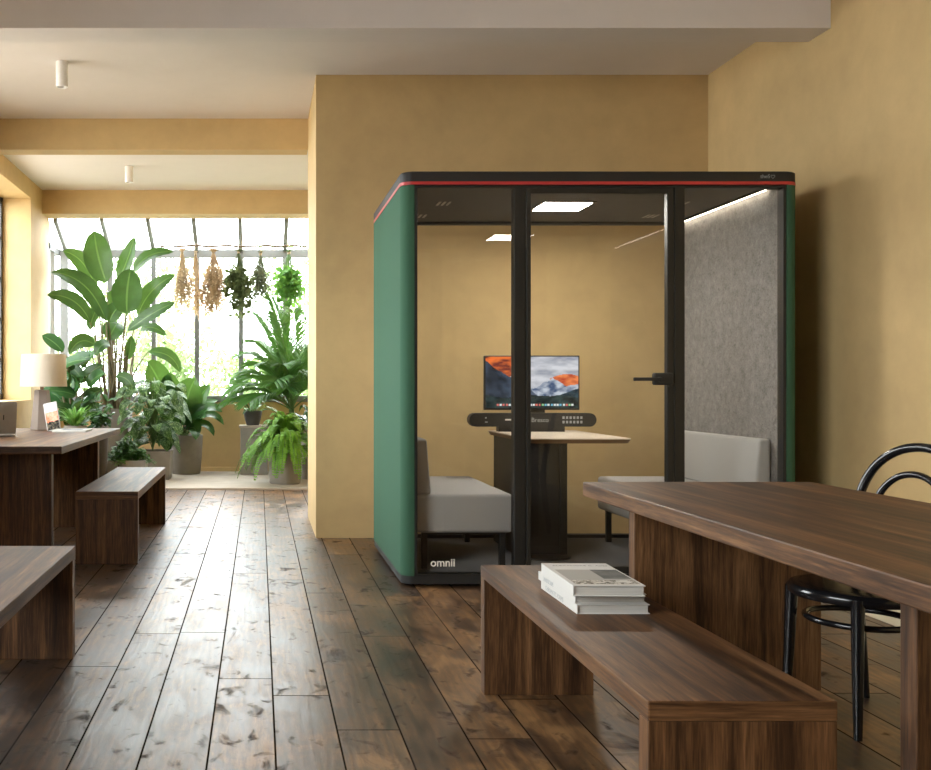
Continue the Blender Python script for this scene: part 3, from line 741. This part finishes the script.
# ------------------------------------------------------------------ plants
def pot_round(t, c, r, h, mat, taper=.85, z=0.022, name='pot'):
    bm = nb(); lathe(bm, [(r*taper*.94, 0), (r*taper, .012), (r*(taper*.4+.6), h*.45), (r, h*.97), (r*.99, h), (r*.9, h), (r*.88, h-.035), (r*.5, h-.034)], (c[0], c[1], z), 36)
    link(name, bm, mat, t, 40)
    bm = nb(); lathe(bm, [(r*.885, h-.036), (r*.885, h-.030), (r*.3, h-.022)], (c[0], c[1], z), 24); link('soil', bm, M['soil'], t)
def pot_square(t, x0, y0, x1, y1, h, mat, z=0.022, tp=.05):
    bm = nb(); cx, cy = (x0+x1)/2, (y0+y1)/2; hx, hy = (x1-x0)/2, (y1-y0)/2; rs = []
    for k, zz in ((1-tp, 0), (1, h), (.86, h), (.84, h-.03)):
        rs.append([bm.verts.new((cx+a*hx*k, cy+b*hy*k, z+zz)) for a, b in ((-1, -1), (1, -1), (1, 1), (-1, 1))])
    for a, b in zip(rs, rs[1:]):
        for k in range(4): bm.faces.new((a[k], a[(k+1) % 4], b[(k+1) % 4], b[k]))
    bm.faces.new(rs[0][::-1]); bm.faces.new(rs[-1])
    es = [e for e in bm.edges if abs(e.verts[0].co.z-e.verts[1].co.z) > .05]
    link('pot', bm, mat, t)
    link('soil', B((cx-hx*.85, cy-hy*.85, z+h-.045), (cx+hx*.85, cy+hy*.85, z+h-.026)), M['soil'], t)

# 1 bird of paradise
bc = at(113, 411, 11.85); bt = thing('bird_of_paradise', 'tall potted plant with big paddle leaves on long dark stalks before the glass', 'potted plant', (bc.x, bc.y, .022))
pot_square(bt, bc.x-.205, bc.y-.2, bc.x+.205, bc.y+.2, bc.z-.022+.03, M['concrete'])
bl_ = [((106.4, 283), (94.5, 231), 29, 0, (-4, -3), -.25), ((118, 281), (134.5, 237), 18, .25, (2, 4), .0), ((96, 288), (63, 251), 17, .2, (6, -14), .0),
       ((106, 321), (51, 272), 21, -.1, (12, -22), -.2), ((90, 322), (47, 295), 17, -.15, (10, -15), -.2), ((133, 272), (173, 252), 14, .05, (-6, -12), .1), ((127, 314), (131, 269), 31, -.15, (-3, 0), -.1),
       ((138, 315), (175, 275), 17, .1, (-8, -8), .1), ((127, 331), (175, 303), 14, -.2, (6, -8), -.1), ((109, 322), (123, 303), 19, -.05, (-2, -2), 0), ((95, 345), (69, 354), 15, -.2, (-2, -16), -.2),
       ((110, 345), (95, 356), 15, -.25, (0, -10), -.1), ((131, 336), (127, 359), 10, -.1, (3, 4), 0), ((118, 322), (108, 340), 21, .1, (0, 0), 0), ((140, 330), (166, 336), 10, .1, (2, -10), 0),
       ((148, 352), (180, 372), 13, 0, (10, -12), 0), ((116, 376), (134, 392), 12, -.25, (6, -8), -.2), ((101, 300), (90, 330), 12, .0, (-4, 4), 0), ((112, 290), (117, 312), 14, .2, (0, 0), 0)]
for k, (p0, p1, w, dy, bow, ny) in enumerate(bl_):
    Y = 11.75+dy; s = F/Y; a = at(*p0, Y); b = at(*p1, Y-.12 if k % 3 else Y+.1)
    mid = (a+b)/2 + Vector((bow[0]/s, -.06, -bow[1]/s))
    bm = nb(); blade(bm, a, mid, b, w/s, (R.uniform(-.35, .35), -1, .35+R.uniform(-.2, .3)), .22, .85, .55, 12, 2, .02)
    lf = link('leaf', bm, M['bop'], bt)
    bx = bc.x+max(-.13, min(.13, (a.x-bc.x)*.35+R.uniform(-.06, .06))); by = bc.y+R.uniform(-.09, .09)
    root = Vector((bx, by, bc.z-.02)); m1 = root*.45+a*.55+Vector(((bx-a.x)*.25, 0, .05))
    pts = [root*(1-t)**2+m1*(2*t*(1-t))+a*t*t for t in [i/7 for i in range(8)]]
    if k % 2 == 0:
        up = Vector((bc.x+(bx-bc.x)*1.25+R.uniform(-.03, .03), by-.05, bc.z-.02)); tp = up*.3+a*.7+Vector((R.uniform(-.06, .06), -.05, 0))
        link('stalk', T([up, up*.5+tp*.5+Vector(((up.x-tp.x)*.1, 0, 0)), tp], [.013, .011, .006], 7), M['stem'], bt, 60)
    link('stalk', T(pts, [.013, .012, .011, .0105, .010, .009, .007, .005], 7), M['stem'], bt, 60)

def rosette(bm, c, n, L, w, elev=(20, 80), droop=.6, a=.8, b=.6, fold=.25, petiole=.3, stems=None, seg=7, az=(0, 360), spread=.03, m=1, wave=0.0):
    for k in range(n):
        A = math.radians(R.uniform(*az)); E = math.radians(R.uniform(*elev)); l = R.uniform(*L)
        hd = Vector((math.cos(A), math.sin(A), 0)); st = Vector(c)+hd*R.uniform(0, spread)
        dr = hd*math.cos(E)+Vector((0, 0, math.sin(E)))
        p0 = st+dr*l*petiole; p2 = p0+dr*l*.75+hd*l*.15-Vector((0, 0, droop*l*R.uniform(.6, 1.2))); pc = p0+dr*l*.55
        blade(bm, p0, pc, p2, R.uniform(*w), Vector((0, 0, 1))-hd*.25, fold, a, b, seg, m, wave)
        if stems is not None: tube(stems, [st, st+dr*l*petiole*.5, p0+dr*.005], [.006, .005, .004], 5)

def plant(name, label, c, pot, fol, leafmat, stemmat='gstem', seed=1):
    global R
    R = random.Random(seed)
    t = thing(name, label, 'potted plant', (c[0], c[1], .022)); pot(t)
    f, s = nb(), nb(); fol(f, s)
    for b in (f, s):                                    # leaves press against the glass and the wall instead of passing through
        for v in b.verts:
            if v.co.y > 12.2: v.co.y = 12.2+.24*math.tanh((v.co.y-12.2)/.24)
            if v.co.x < -2.25: v.co.x = -2.25-.2*math.tanh((-2.25-v.co.x)/.2)
    link('foliage', f, leafmat, t)
    if len(s.verts): link('stems', s, M[stemmat], t, 60)
    else: s.free()
    return t

# 2 oval leaved plant behind the lamp
c = Vector((-2.02, 10.85, 0))
def fol(f, s):
    for (ax, ay, top) in ((-.06, 0, 1.38), (.05, .05, 1.22), (-.16, -.05, 1.25), (.14, -.06, 1.08)):
        st = [c+Vector((ax*k/4, ay*k/4, .5+(top-.5)*k/4)) for k in range(5)]; tube(s, st, [.013, .012, .011, .009, .006], 6)
        for k in range(8):
            z = .60+(top-.58)*k/7; A = k*2.4+ax*29; q = (z-.5)/(top-.5); hd = Vector((math.cos(A), math.sin(A)*.6-.25, 0)).normalized(); b0 = c+Vector((ax*q, ay*q, z))
            up = R.uniform(.35, 1.5); l = R.uniform(.28, .38); dr = (hd+Vector((0, 0, up))).normalized()
            tube(s, [b0, b0+dr*.04, b0+dr*.08], [.005, .004, .003], 5)
            blade(f, b0+dr*.07, b0+dr*l*.6+Vector((0, 0, .02)), b0+dr*l+hd*.06-Vector((0, 0, .04)), R.uniform(.14, .19), Vector((R.uniform(-.4, .4), -1, .7)), .22, .95, .6, 8, 1)
plant('rubber_plant', 'dark green plant with oval leaves standing behind the table lamp', c, lambda t: pot_round(t, c, .19, .5, M['concrete']), fol, M['rubber'], 'stem', 3)
# 3 strap leaved plant
c3 = Vector((-1.90, 10.35, 0))
plant('spider_plant', 'light green strap leaved plant just behind the leaning tablet', c3, lambda t: pot_round(t, c3, .12, .68, M['concrete'], .8, 0.0),
      lambda f, s: rosette(f, c3+Vector((0, 0, .66)), 80, (.24, .44), (.022, .034), (35, 88), .25, .5, .5, .3, .0, None, 6), M['spider'], seed=5)
# 4 small dark leaved plant
c4 = Vector((-1.70, 10.62, 0))
def fol4(f, s):
    for k in range(15):
        A = R.uniform(0, 6.28); e = Vector((math.cos(A)*R.uniform(.03, .14), math.sin(A)*R.uniform(.04, .12), R.uniform(.02, .30)))
        b0 = c4+Vector((0, 0, .62)); e = b0+e; tube(s, [b0, (b0+e)/2+Vector((0, 0, .04)), e], .004, 5)
        for j in range(5):
            p = b0.lerp(e, .35+.16*j)+Vector((0, 0, .02)); dr = Vector((R.uniform(-1, 1), R.uniform(-1, .4), R.uniform(-.6, .5))).normalized()
            blade(f, p, p+dr*.05+Vector((0, 0, .015)), p+dr*.105, .045, Vector((R.uniform(-.3, .3), -.5, .8)), .2, .9, .6, 5, 1)
plant('trailing_plant', 'small dark glossy leaved plant between the leaning tablet and the tall concrete planter', c4, lambda t: pot_round(t, c4, .10, .62, M['darkpot'], .8), fol4, M['rubber'], seed=8)
# 5 low planter with small leaves
c5 = Vector((-1.44, 10.86, 0))
def fol5(f, s):
    for k in range(130):
        A = R.uniform(0, 6.28); rr = R.uniform(.02, .30); e = c5+Vector((math.cos(A)*rr*1.05, math.sin(A)*rr*.7, .30+(.30-rr)*R.uniform(.3, .95)-max(0, rr-.22)*.9)); b0 = c5+Vector((math.cos(A)*rr*.4, math.sin(A)*rr*.3, .27))
        mid = (b0+e)/2+Vector((0, 0, .06)); tube(s, [b0, mid, e], .003, 4)
        for j in range(9):
            t = .3+.08*j; p = b0*(1-t)**2+mid*2*t*(1-t)+e*t*t; dr = Vector((R.uniform(-1, 1), R.uniform(-1, 1), R.uniform(-.5, .5))).normalized()
            blade(f, p, p+dr*.02, p+dr*.045, .028, Vector((R.uniform(-.4, .4), -.4, 1)), .15, .9, .6, 3, 1)
plant('leafy_shrub', 'low box planter of fine leaved greenery beside the end of the lamp desk', c5, lambda t: pot_square(t, c5.x-.22, c5.y-.15, c5.x+.22, c5.y+.15, .265, M['concrete']), fol5, M['small'], seed=9)
# 6 mottled plant in square planter
c6 = Vector((-1.225, 11.56, 0))
def fol6(f, s):
    for k in range(92):
        A = R.uniform(0, 6.28); q = k/91; z = .42+.72*q; rr = (.12+.26*math.sin(math.pi*min(1, .25+.75*(1-q))))*R.uniform(.35, 1.0); rr = min(rr, .31)
        p = c6+Vector((math.cos(A)*rr*.9, math.sin(A)*rr*.6-.03, z)); hd = Vector((math.cos(A), math.sin(A)*.7-.35, 0)).normalized()
        tube(s, [c6+Vector((0, 0, .34+.5*q*.7)), (c6+Vector((0, 0, z)))*.5+p*.5+Vector((0, 0, .05)), p], .005, 5)
        l = R.uniform(.16, .26); dz = R.uniform(.15, .75)
        blade(f, p, p+hd*l*.5+Vector((0, 0, .03)), p+hd*l*.75-Vector((0, 0, l*dz)), R.uniform(.09, .14), Vector((0, -.5, .9))+hd*.5, .15, .72, .62, 7, 1)
plant('mottled_plant', 'bushy plant with pale mottled leaves in a square concrete planter', c6, lambda t: pot_square(t, c6.x-.215, c6.y-.21, c6.x+.215, c6.y+.21, .325, M['concrete']), fol6, M['varieg'], seed=12)
# 7 broad leaved plant in a round concrete pot
c7 = Vector((-.89, 12.2, 0))
def fol7(f, s):
    spec = [((176, 420), (147, 362), 26, -.25, (-6, -22)), ((184, 420), (196, 378), 30, -.1, (-4, -6)), ((180, 425), (170, 372), 26, -.15, (-8, -4)), ((188, 425), (210, 385), 20, .05, (-4, -6)), ((186, 428), (222, 412), 13, -.2, (2, -22)), ((186, 428), (224, 425), 10, -.15, (6, -24)),
            ((182, 430), (214, 436), 10, -.25, (10, -18)), ((178, 430), (160, 440), 16, -.35, (-8, -18)), ((182, 428), (178, 404), 22, -.4, (0, -4)), ((184, 432), (196, 440), 15, -.4, (8, -16)), ((190, 428), (206, 405), 16, -.1, (-2, -4)), ((176, 428), (150, 408), 16, -.2, (-2, -12)),
            ((186, 430), (205, 418), 17, -.35, (2, -10)), ((180, 432), (170, 452), 14, -.4, (-8, -18)), ((186, 430), (218, 400), 14, .1, (-2, -12)), ((180, 425), (190, 395), 24, 0, (6, 0))]
    for p0, p1, w, dy, bow in spec:
        a = at(*p0, 12.12+dy*.2); b = at(*p1, 12.12+dy); sc = F/12.1
        blade(f, a, (a+b)/2+Vector((bow[0]/sc, 0, -bow[1]/sc)), b, w/sc, (R.uniform(-.4, .4), -.8, .8), .28, .9, .6, 10, 2, .015)
        tube(s, [c7+Vector((R.uniform(-.06, .06), R.uniform(-.06, .06), .46)), a+Vector((0, 0, -.02)), a.lerp(b, .06)], [.012, .009, .006], 6)
plant('broad_leaf_plant', 'broad glossy leaved plant in a round grey concrete pot under the dried herbs', c7, lambda t: pot_round(t, c7, .205, .47, M['concrete'], .86), fol7, M['lily'], seed=14)
# pedestal and small bowl plant
pd = thing('plant_stand', 'grey square pedestal carrying the small dark bowl plant', 'pedestal', (-.06, 12.2, .022))
link('body', B((-.225, 12.03, .022), (.105, 12.36, .585), .006), M['concrete'], pd); link('top', B((-.24, 12.01, .585), (.12, 12.38, .612), .004), M['stone'], pd)
c8 = Vector((-.075, 12.17, 0))
plant('bowl_plant', 'small plant in a dark bowl on the grey pedestal', c8, lambda t: pot_round(t, c8, .115, .175, M['darkpot'], .7, .612),
      lambda f, s: rosette(f, c8+Vector((0, 0, .75)), 24, (.2, .36), (.04, .065), (15, 85), .4, .7, .6, .25, .25, s, 6), M['palm'], seed=17)['label']
# 9 palm
c9 = Vector((.39, 11.95, 0))
def frond(f, s, base, A, E, L, droop, nl, lw, ll, taper=.45):
    hd = Vector((math.cos(A), math.sin(A), 0)); dr = hd*math.cos(E)+Vector((0, 0, math.sin(E)))
    p2 = base+dr*L+hd*L*.12-Vector((0, 0, droop*L)); pc = base+dr*L*.6
    P = lambda t: base*(1-t)**2+pc*2*t*(1-t)+p2*t*t
    tube(s, [P(i/8) for i in range(9)], [.010*(1-i/10)*min(1, L) for i in range(9)], 5)
    for i in range(nl):
        t = .16+.84*i/(nl-1); p = P(t); tg = (P(min(1, t+.02))-P(t-.02)).normalized(); sd = tg.cross(Vector((0, 0, 1)))
        if sd.length < .1: sd = tg.cross(Vector((1, 0, 0)))
        sd.normalize(); q = ll*(math.sin(math.pi*(.12+.80*t))**.6)*(1-taper*t*.3)
        for sg in (-1, 1):
            dd = (sd*sg*.7+tg*.95).normalized(); e = p+dd*q-Vector((0, 0, q*R.uniform(.15, .35)))
            blade(f, p, p+dd*q*.55+Vector((0, 0, q*.06)), e, lw, Vector((R.uniform(-.6, .6), -.9, R.uniform(.2, .8))), .15, .55, .5, 4, 1)
def fol9(f, s):
    b = c9+Vector((0, 0, .80))
    for k in range(5): tube(s, [c9+Vector((.05*math.cos(k*1.3), .05*math.sin(k*1.3), .53)), c9+Vector((.03*math.cos(k*1.3), .03*math.sin(k*1.3), .68)), b+Vector((.02*math.cos(k), .02*math.sin(k), .02))], [.016, .014, .012], 7)
    for (A, E, L, dp) in ((175, 62, .95, .62), (160, 76, 1.15, .42), (195, 80, 1.2, .22), (120, 74, 1.0, .4), (60, 74, 1.1, .4), (20, 66, 1.0, .5), (205, 50, .85, .62), (215, 66, .95, .5), (250, 70, .9, .5), (285, 74, 1.05, .4), (305, 60, .9, .55), (330, 66, 1.0, .5), (5, 80, 1.2, .25), (150, 86, 1.28, .12), (235, 82, 1.15, .2), (182, 34, .72, .5), (228, 40, .7, .6), (145, 58, .9, .6), (265, 54, .75, .6), (350, 45, .75, .6), (190, 70, 1.1, .5), (270, 84, 1.2, .2), (170, 48, .8, .7), (245, 58, .85, .6)):
        frond(f, s, b, math.radians(A+R.uniform(-8, 8)), math.radians(E), L*1.16, dp*.85, 44, .0165, .42)
plant('palm', 'arching green palm rising behind the bright fern', c9, lambda t: pot_round(t, c9, .19, .55, M['concrete']), fol9, M['palm'], seed=20)
# 10 fern
c10 = Vector((.285, 10.97, 0))
def fol10(f, s):
    b = c10+Vector((0, 0, .40))
    for k in range(150):
        A = R.uniform(0, 6.28); E = math.radians(R.uniform(8, 86)); L = R.uniform(.42, .58)
        hd = Vector((math.cos(A), math.sin(A), 0)); dr = hd*math.cos(E)+Vector((0, 0, math.sin(E)))
        dp = .92*math.cos(E)+.10; p2 = b+dr*L*.85+hd*L*.14-Vector((0, 0, dp*L*.72)); pc = b+dr*L*.8+Vector((0, 0, .03))
        P = lambda t: b*(1-t)**2+pc*2*t*(1-t)+p2*t*t
        tube(s, [P(i/5) for i in range(6)], .0026, 4); sd = Vector((-hd.y, hd.x, 0))
        for i in range(24):
            t = .12+.88*i/23; p = P(t); tg = (P(min(1, t+.03))-P(t-.03)).normalized()
            q = .058*math.sin(math.pi*(.14+.80*t))**.7; nn = sd.cross(tg); nn = nn if nn.z > 0 else -nn
            for sg in (-1, 1):
                dd = (sd*sg+tg*.25+nn*R.uniform(-.2, .25)).normalized(); blade(f, p, p+dd*q*.5, p+dd*q-Vector((0, 0, q*.15)), .024, nn+Vector((0, -.4, 0)), .1, .7, .5, 2, 1)
plant('fern', 'bright green drooping fern in a dark grey pot on the pale stone floor', c10, lambda t: pot_round(t, c10, .185, .33, M['concrete'], .92), fol10, M['fern'], seed=22)
# 11 pale leaved plant tucked by the wall edge
c11 = Vector((.60, 11.5, 0))
plant('corner_plant', 'narrow pale leaved plant half hidden by the yellow wall edge', c11, lambda t: pot_round(t, c11, .14, .5, M['concrete']),
      lambda f, s: rosette(f, c11+Vector((0, 0, .62)), 34, (.25, .5), (.05, .085), (10, 80), .5, .7, .6, .25, .2, s, 7), M['lily'], seed=25)

# ------------------------------------------------------------------ herbs drying on a branch
hY = 12.2; zr = EYE+(385-246)/F*hY
R = random.Random(31)
pts = [Vector(((160-CX)*hY/F+i*.118, hY+R.uniform(-.006, .006), zr+R.uniform(-.010, .010))) for i in range(20)]
br = link('hanging_branch', T(pts, [.011+.004*hsh(i, 2) for i in range(20)], 7), M['branch'], None, 60, origin=pts[0])
tag(br, 'thin bare branch hung across the conservatory glass to dry herbs', 'branch')
for px in (182, 196.5, 241, 287):
    x = (px-CX)*hY/F
    link('hanging_string', T([(x, hY, zr-.02), (x+.012, hY-.015, zr+.02), (x+.002, hY, roofz(hY)-.03)], .003, 5), M['twine'], br)
def bundle(label, px, top, bot, wtop, wbot, mat, kind, dens, seed, ln=.05, lw=.02, dy=0.0, st0=.36):
    global R
    R = random.Random(seed); Y = hY+dy-.03; s = F/Y; x = (px-CX)/s; zt = EYE-(top-CY)/s; zb = EYE-(bot-CY)/s; H = zt-zb
    t = thing('herb_bunch', label, 'herb bunch', (x, Y, zt), 'herb bunches hanging from the branch')
    bm = nb(); tube(bm, [(x, hY+.02, zr-.004), (x, hY+.004, zr+.019), (x, hY-.018, zr+.004), (x, min(Y, hY-.02), zt)], .0035, 5); tube(bm, [(x, Y, zt+.01), (x, Y, zt-.04)], .017, 8); link('tie', bm, M['twine'], t)
    f, st = nb(), nb()
    for k in range(dens):
        A = R.uniform(0, 6.28); q = R.uniform(.0, 1)**.6; fl = R.uniform(.55, 1.0)
        e = Vector((x+math.cos(A)*q*wbot/s/2, Y+math.sin(A)*q*wbot/s/2*.7, zt-H*fl*(1-.25*q*q))); b0 = Vector((x+math.cos(A)*q*wtop/s/2, Y+math.sin(A)*q*wtop/s/2, zt+.012))
        nk = Vector((x+math.cos(A)*.008*q, Y+math.sin(A)*.008*q, zt-.03)); mid = Vector((x+math.cos(A)*q*wbot/s*.30, Y+math.sin(A)*q*wbot/s*.2, zt-H*.5*fl))
        P = lambda u: nk*(1-u)**2+mid*2*u*(1-u)+e*u*u
        tube(st, [b0, nk]+[P(i/4) for i in range(1, 5)], .0022, 4)
        for j in range(kind):
            u = (j+1)/kind*(1-st0)+st0; p = P(u); dr = Vector((R.uniform(-1, 1), R.uniform(-1, 1), R.uniform(-1.1, .5))).normalized(); l = ln*R.uniform(.6, 1.3)
            blade(f, p, p+dr*l*.5, p+dr*l, lw*R.uniform(.7, 1.2), (R.uniform(-1, 1), -1, R.uniform(-1, 1)), .3, .8, .6, 3, 1)
    link('stems', st, mat if mat is not M['mint'] else M['gstem'], t); link('leaves', f, mat, t)
bundle('loose golden dried bunch, first on the branch beside the paddle leaves', 182, 249.5, 325, 9, 23, M['drygold'], 18, 90, 1, .036, .012)
bundle('thin brown dried bunch hanging lower on the branch in front of a glazing bar', 195.5, 252, 329, 3, 19, M['drybrown'], 16, 36, 2, .034, .012, .06, .62)
bundle('full brown dried bunch shaped like a broom on the branch', 213.5, 250, 326, 11, 31, M['drybrown'], 22, 150, 3, .036, .012)
bundle('dark olive bunch with large drying leaves on the branch', 238.5, 250, 320, 8, 29, M['dryolive'], 8, 56, 4, .075, .040, -.08)
bundle('small grey green sage like bunch on the branch', 260.5, 252, 309, 6, 27, M['drysage'], 12, 60, 5, .045, .018)
bundle('fresh bright green leafy bunch, last on the branch above the palm', 289, 251, 314, 5, 30, M['mint'], 9, 46, 6, .075, .055)

# ------------------------------------------------------------------ garden outside
g = struct('ground', B((-24, YW+.2, -.35), (24, 45, -.2)), M['lawn'])
struct('ground_yard', B((-24, -12, -.35), (XL-.38, YW+.2, -.2)), M['stone'])
def bush(name, label, x, y, h, r, n, mat, seed, size=.12, trunk=.35, group='shrubs and trees beyond the glass'):
    rr = random.Random(seed)
    t = thing(name, label, 'tree' if 'tree' in name else 'shrub', (x, y, -.2), group)
    verts, faces, uvs = [], [], []
    blobs = [(Vector((rr.gauss(0, r*.42), rr.gauss(0, r*.35), trunk*h+rr.random()*h*(1-trunk))), r*rr.uniform(.3, .5)) for _ in range(16)]
    for k in range(n):
        c, br_ = rr.choice(blobs); d = Vector((rr.gauss(0, 1), rr.gauss(0, 1), rr.gauss(0, 1))).normalized()*br_*rr.uniform(.6, 1)
        p = c+d; p.z = max(.05, min(h, p.z)); a = Vector((rr.gauss(0, 1), rr.gauss(0, 1), rr.gauss(0, 1))).normalized(); b = a.cross(Vector((rr.random(), rr.random(), rr.random()))).normalized(); s = size*rr.uniform(.6, 1.4)
        i = len(verts); verts += [p-a*s*.5, p+b*s*.28, p+a*s*.5, p-b*s*.28]; faces.append((i, i+1, i+2, i+3))
    me = bpy.data.meshes.new('foliage'); me.from_pydata(verts, [], faces); uv = me.uv_layers.new(name='UVMap')
    for q in range(len(faces)):
        for j, c in enumerate(((.5, 0), (1, .5), (.5, 1), (0, .5))): uv.data[q*4+j].uv = c
    me.materials.append(mat); o = bpy.data.objects.new('foliage', me); C.objects.link(o); o.parent = t; o['_o'] = t['_o']
    bm = nb(); base = Vector((x, y, -.2)); tube(bm, [base, base+Vector((.03, 0, h*.3)), base+Vector((-.02, 0, h*.75))], [.05, .04, .02], 7)
    for c, _ in blobs[:9]: tube(bm, [base+Vector((0, 0, h*.22)), base+c*.6+Vector((0, 0, .1)), base+c], [.025, .016, .008], 5)
    link('trunk', bm, M['branch'], t, 60)
gd = [('shrub', 'garden shrub seen past the paddle leaves', -3.6, 16.2, 2.1, 1.2, 2600, 'outleaf'), ('shrub', 'pale garden shrub behind the gold and brown dried bunches', -1.5, 18.2, 2.4, 1.1, 2600, 'outleaf2'),
      ('shrub', 'garden shrub behind the dark olive bunch', .2, 15.6, 1.7, .9, 2200, 'outleaf'), ('shrub', 'garden shrub seen through the palm fronds', 2.0, 18.2, 2.1, 1.1, 2400, 'outleaf2'),
      ('garden_tree', 'pale garden tree standing behind the brown dried bunches', -2.9, 22.5, 4.2, 2.0, 3600, 'outleaf2'), ('garden_tree', 'pale garden tree standing behind the fresh green bunch', 2.3, 24, 4.6, 2.1, 3600, 'outleaf2'), ('garden_tree', 'pale garden tree seen past the oval leaved plant', -7.4, 21.5, 4.0, 2.0, 3000, 'outleaf')]
for i, (nm, lab, x, y, h, r, n_, mt) in enumerate(gd): bush(nm, lab, x, y, h, r, n_, M[mt], 60+i)

# ------------------------------------------------------------------ light
sc = bpy.context.scene
W = bpy.data.worlds.new('overcast_sky'); sc.world = W; W.use_nodes = True
nt = W.node_tree; nt.nodes.clear(); wo = nt.nodes.new('ShaderNodeOutputWorld'); bg_ = nt.nodes.new('ShaderNodeBackground')
bg_.inputs[0].default_value = (.94, .98, 1.0, 1); bg_.inputs[1].default_value = 18.5; nt.links.new(bg_.outputs[0], wo.inputs[0])
def portal(loc, rot, sx, sy):
    l = bpy.data.lights.new('daylight_portal', 'AREA'); l.shape = 'RECTANGLE'; l.size = sx; l.size_y = sy; l.cycles.is_portal = True
    o = bpy.data.objects.new('daylight_portal', l); C.objects.link(o); o.location = loc; o.rotation_euler = rot
for (a, b, z0, z1) in wins: portal((XL-.40, (a+b)/2, (z0+z1)/2), (0, -math.pi/2, 0), z1-z0, b-a)
portal((-.43, YW+.12, 1.86), (-math.pi/2, 0, 0), 4.1, 1.85)
portal((-.43, 12.15, 3.1), (-math.atan(RISE), 0, 0), 4.1, .85)

cam = bpy.data.cameras.new('camera'); co = bpy.data.objects.new('camera', cam); C.objects.link(co)
co.location = (0, 0, EYE); co.rotation_euler = (math.pi/2, 0, 0)
cam.sensor_fit = 'HORIZONTAL'; cam.sensor_width = 36; cam.lens = F/931*36; cam.shift_x = (465.5-CX)/931; cam.shift_y = 0; cam.clip_start = .02
sc.camera = co
sc.view_settings.view_transform = 'Standard'; sc.view_settings.look = 'None'; sc.view_settings.exposure = 0.12; sc.view_settings.gamma = 1; sc.view_settings.use_curve_mapping = False
cy = sc.cycles; cy.max_bounces = 14; cy.diffuse_bounces = 7; cy.glossy_bounces = 5; cy.transparent_max_bounces = 24; cy.sample_clamp_indirect = 8; cy.use_denoising = True
for o in bpy.data.objects:
    if '_o' in o: del o['_o']
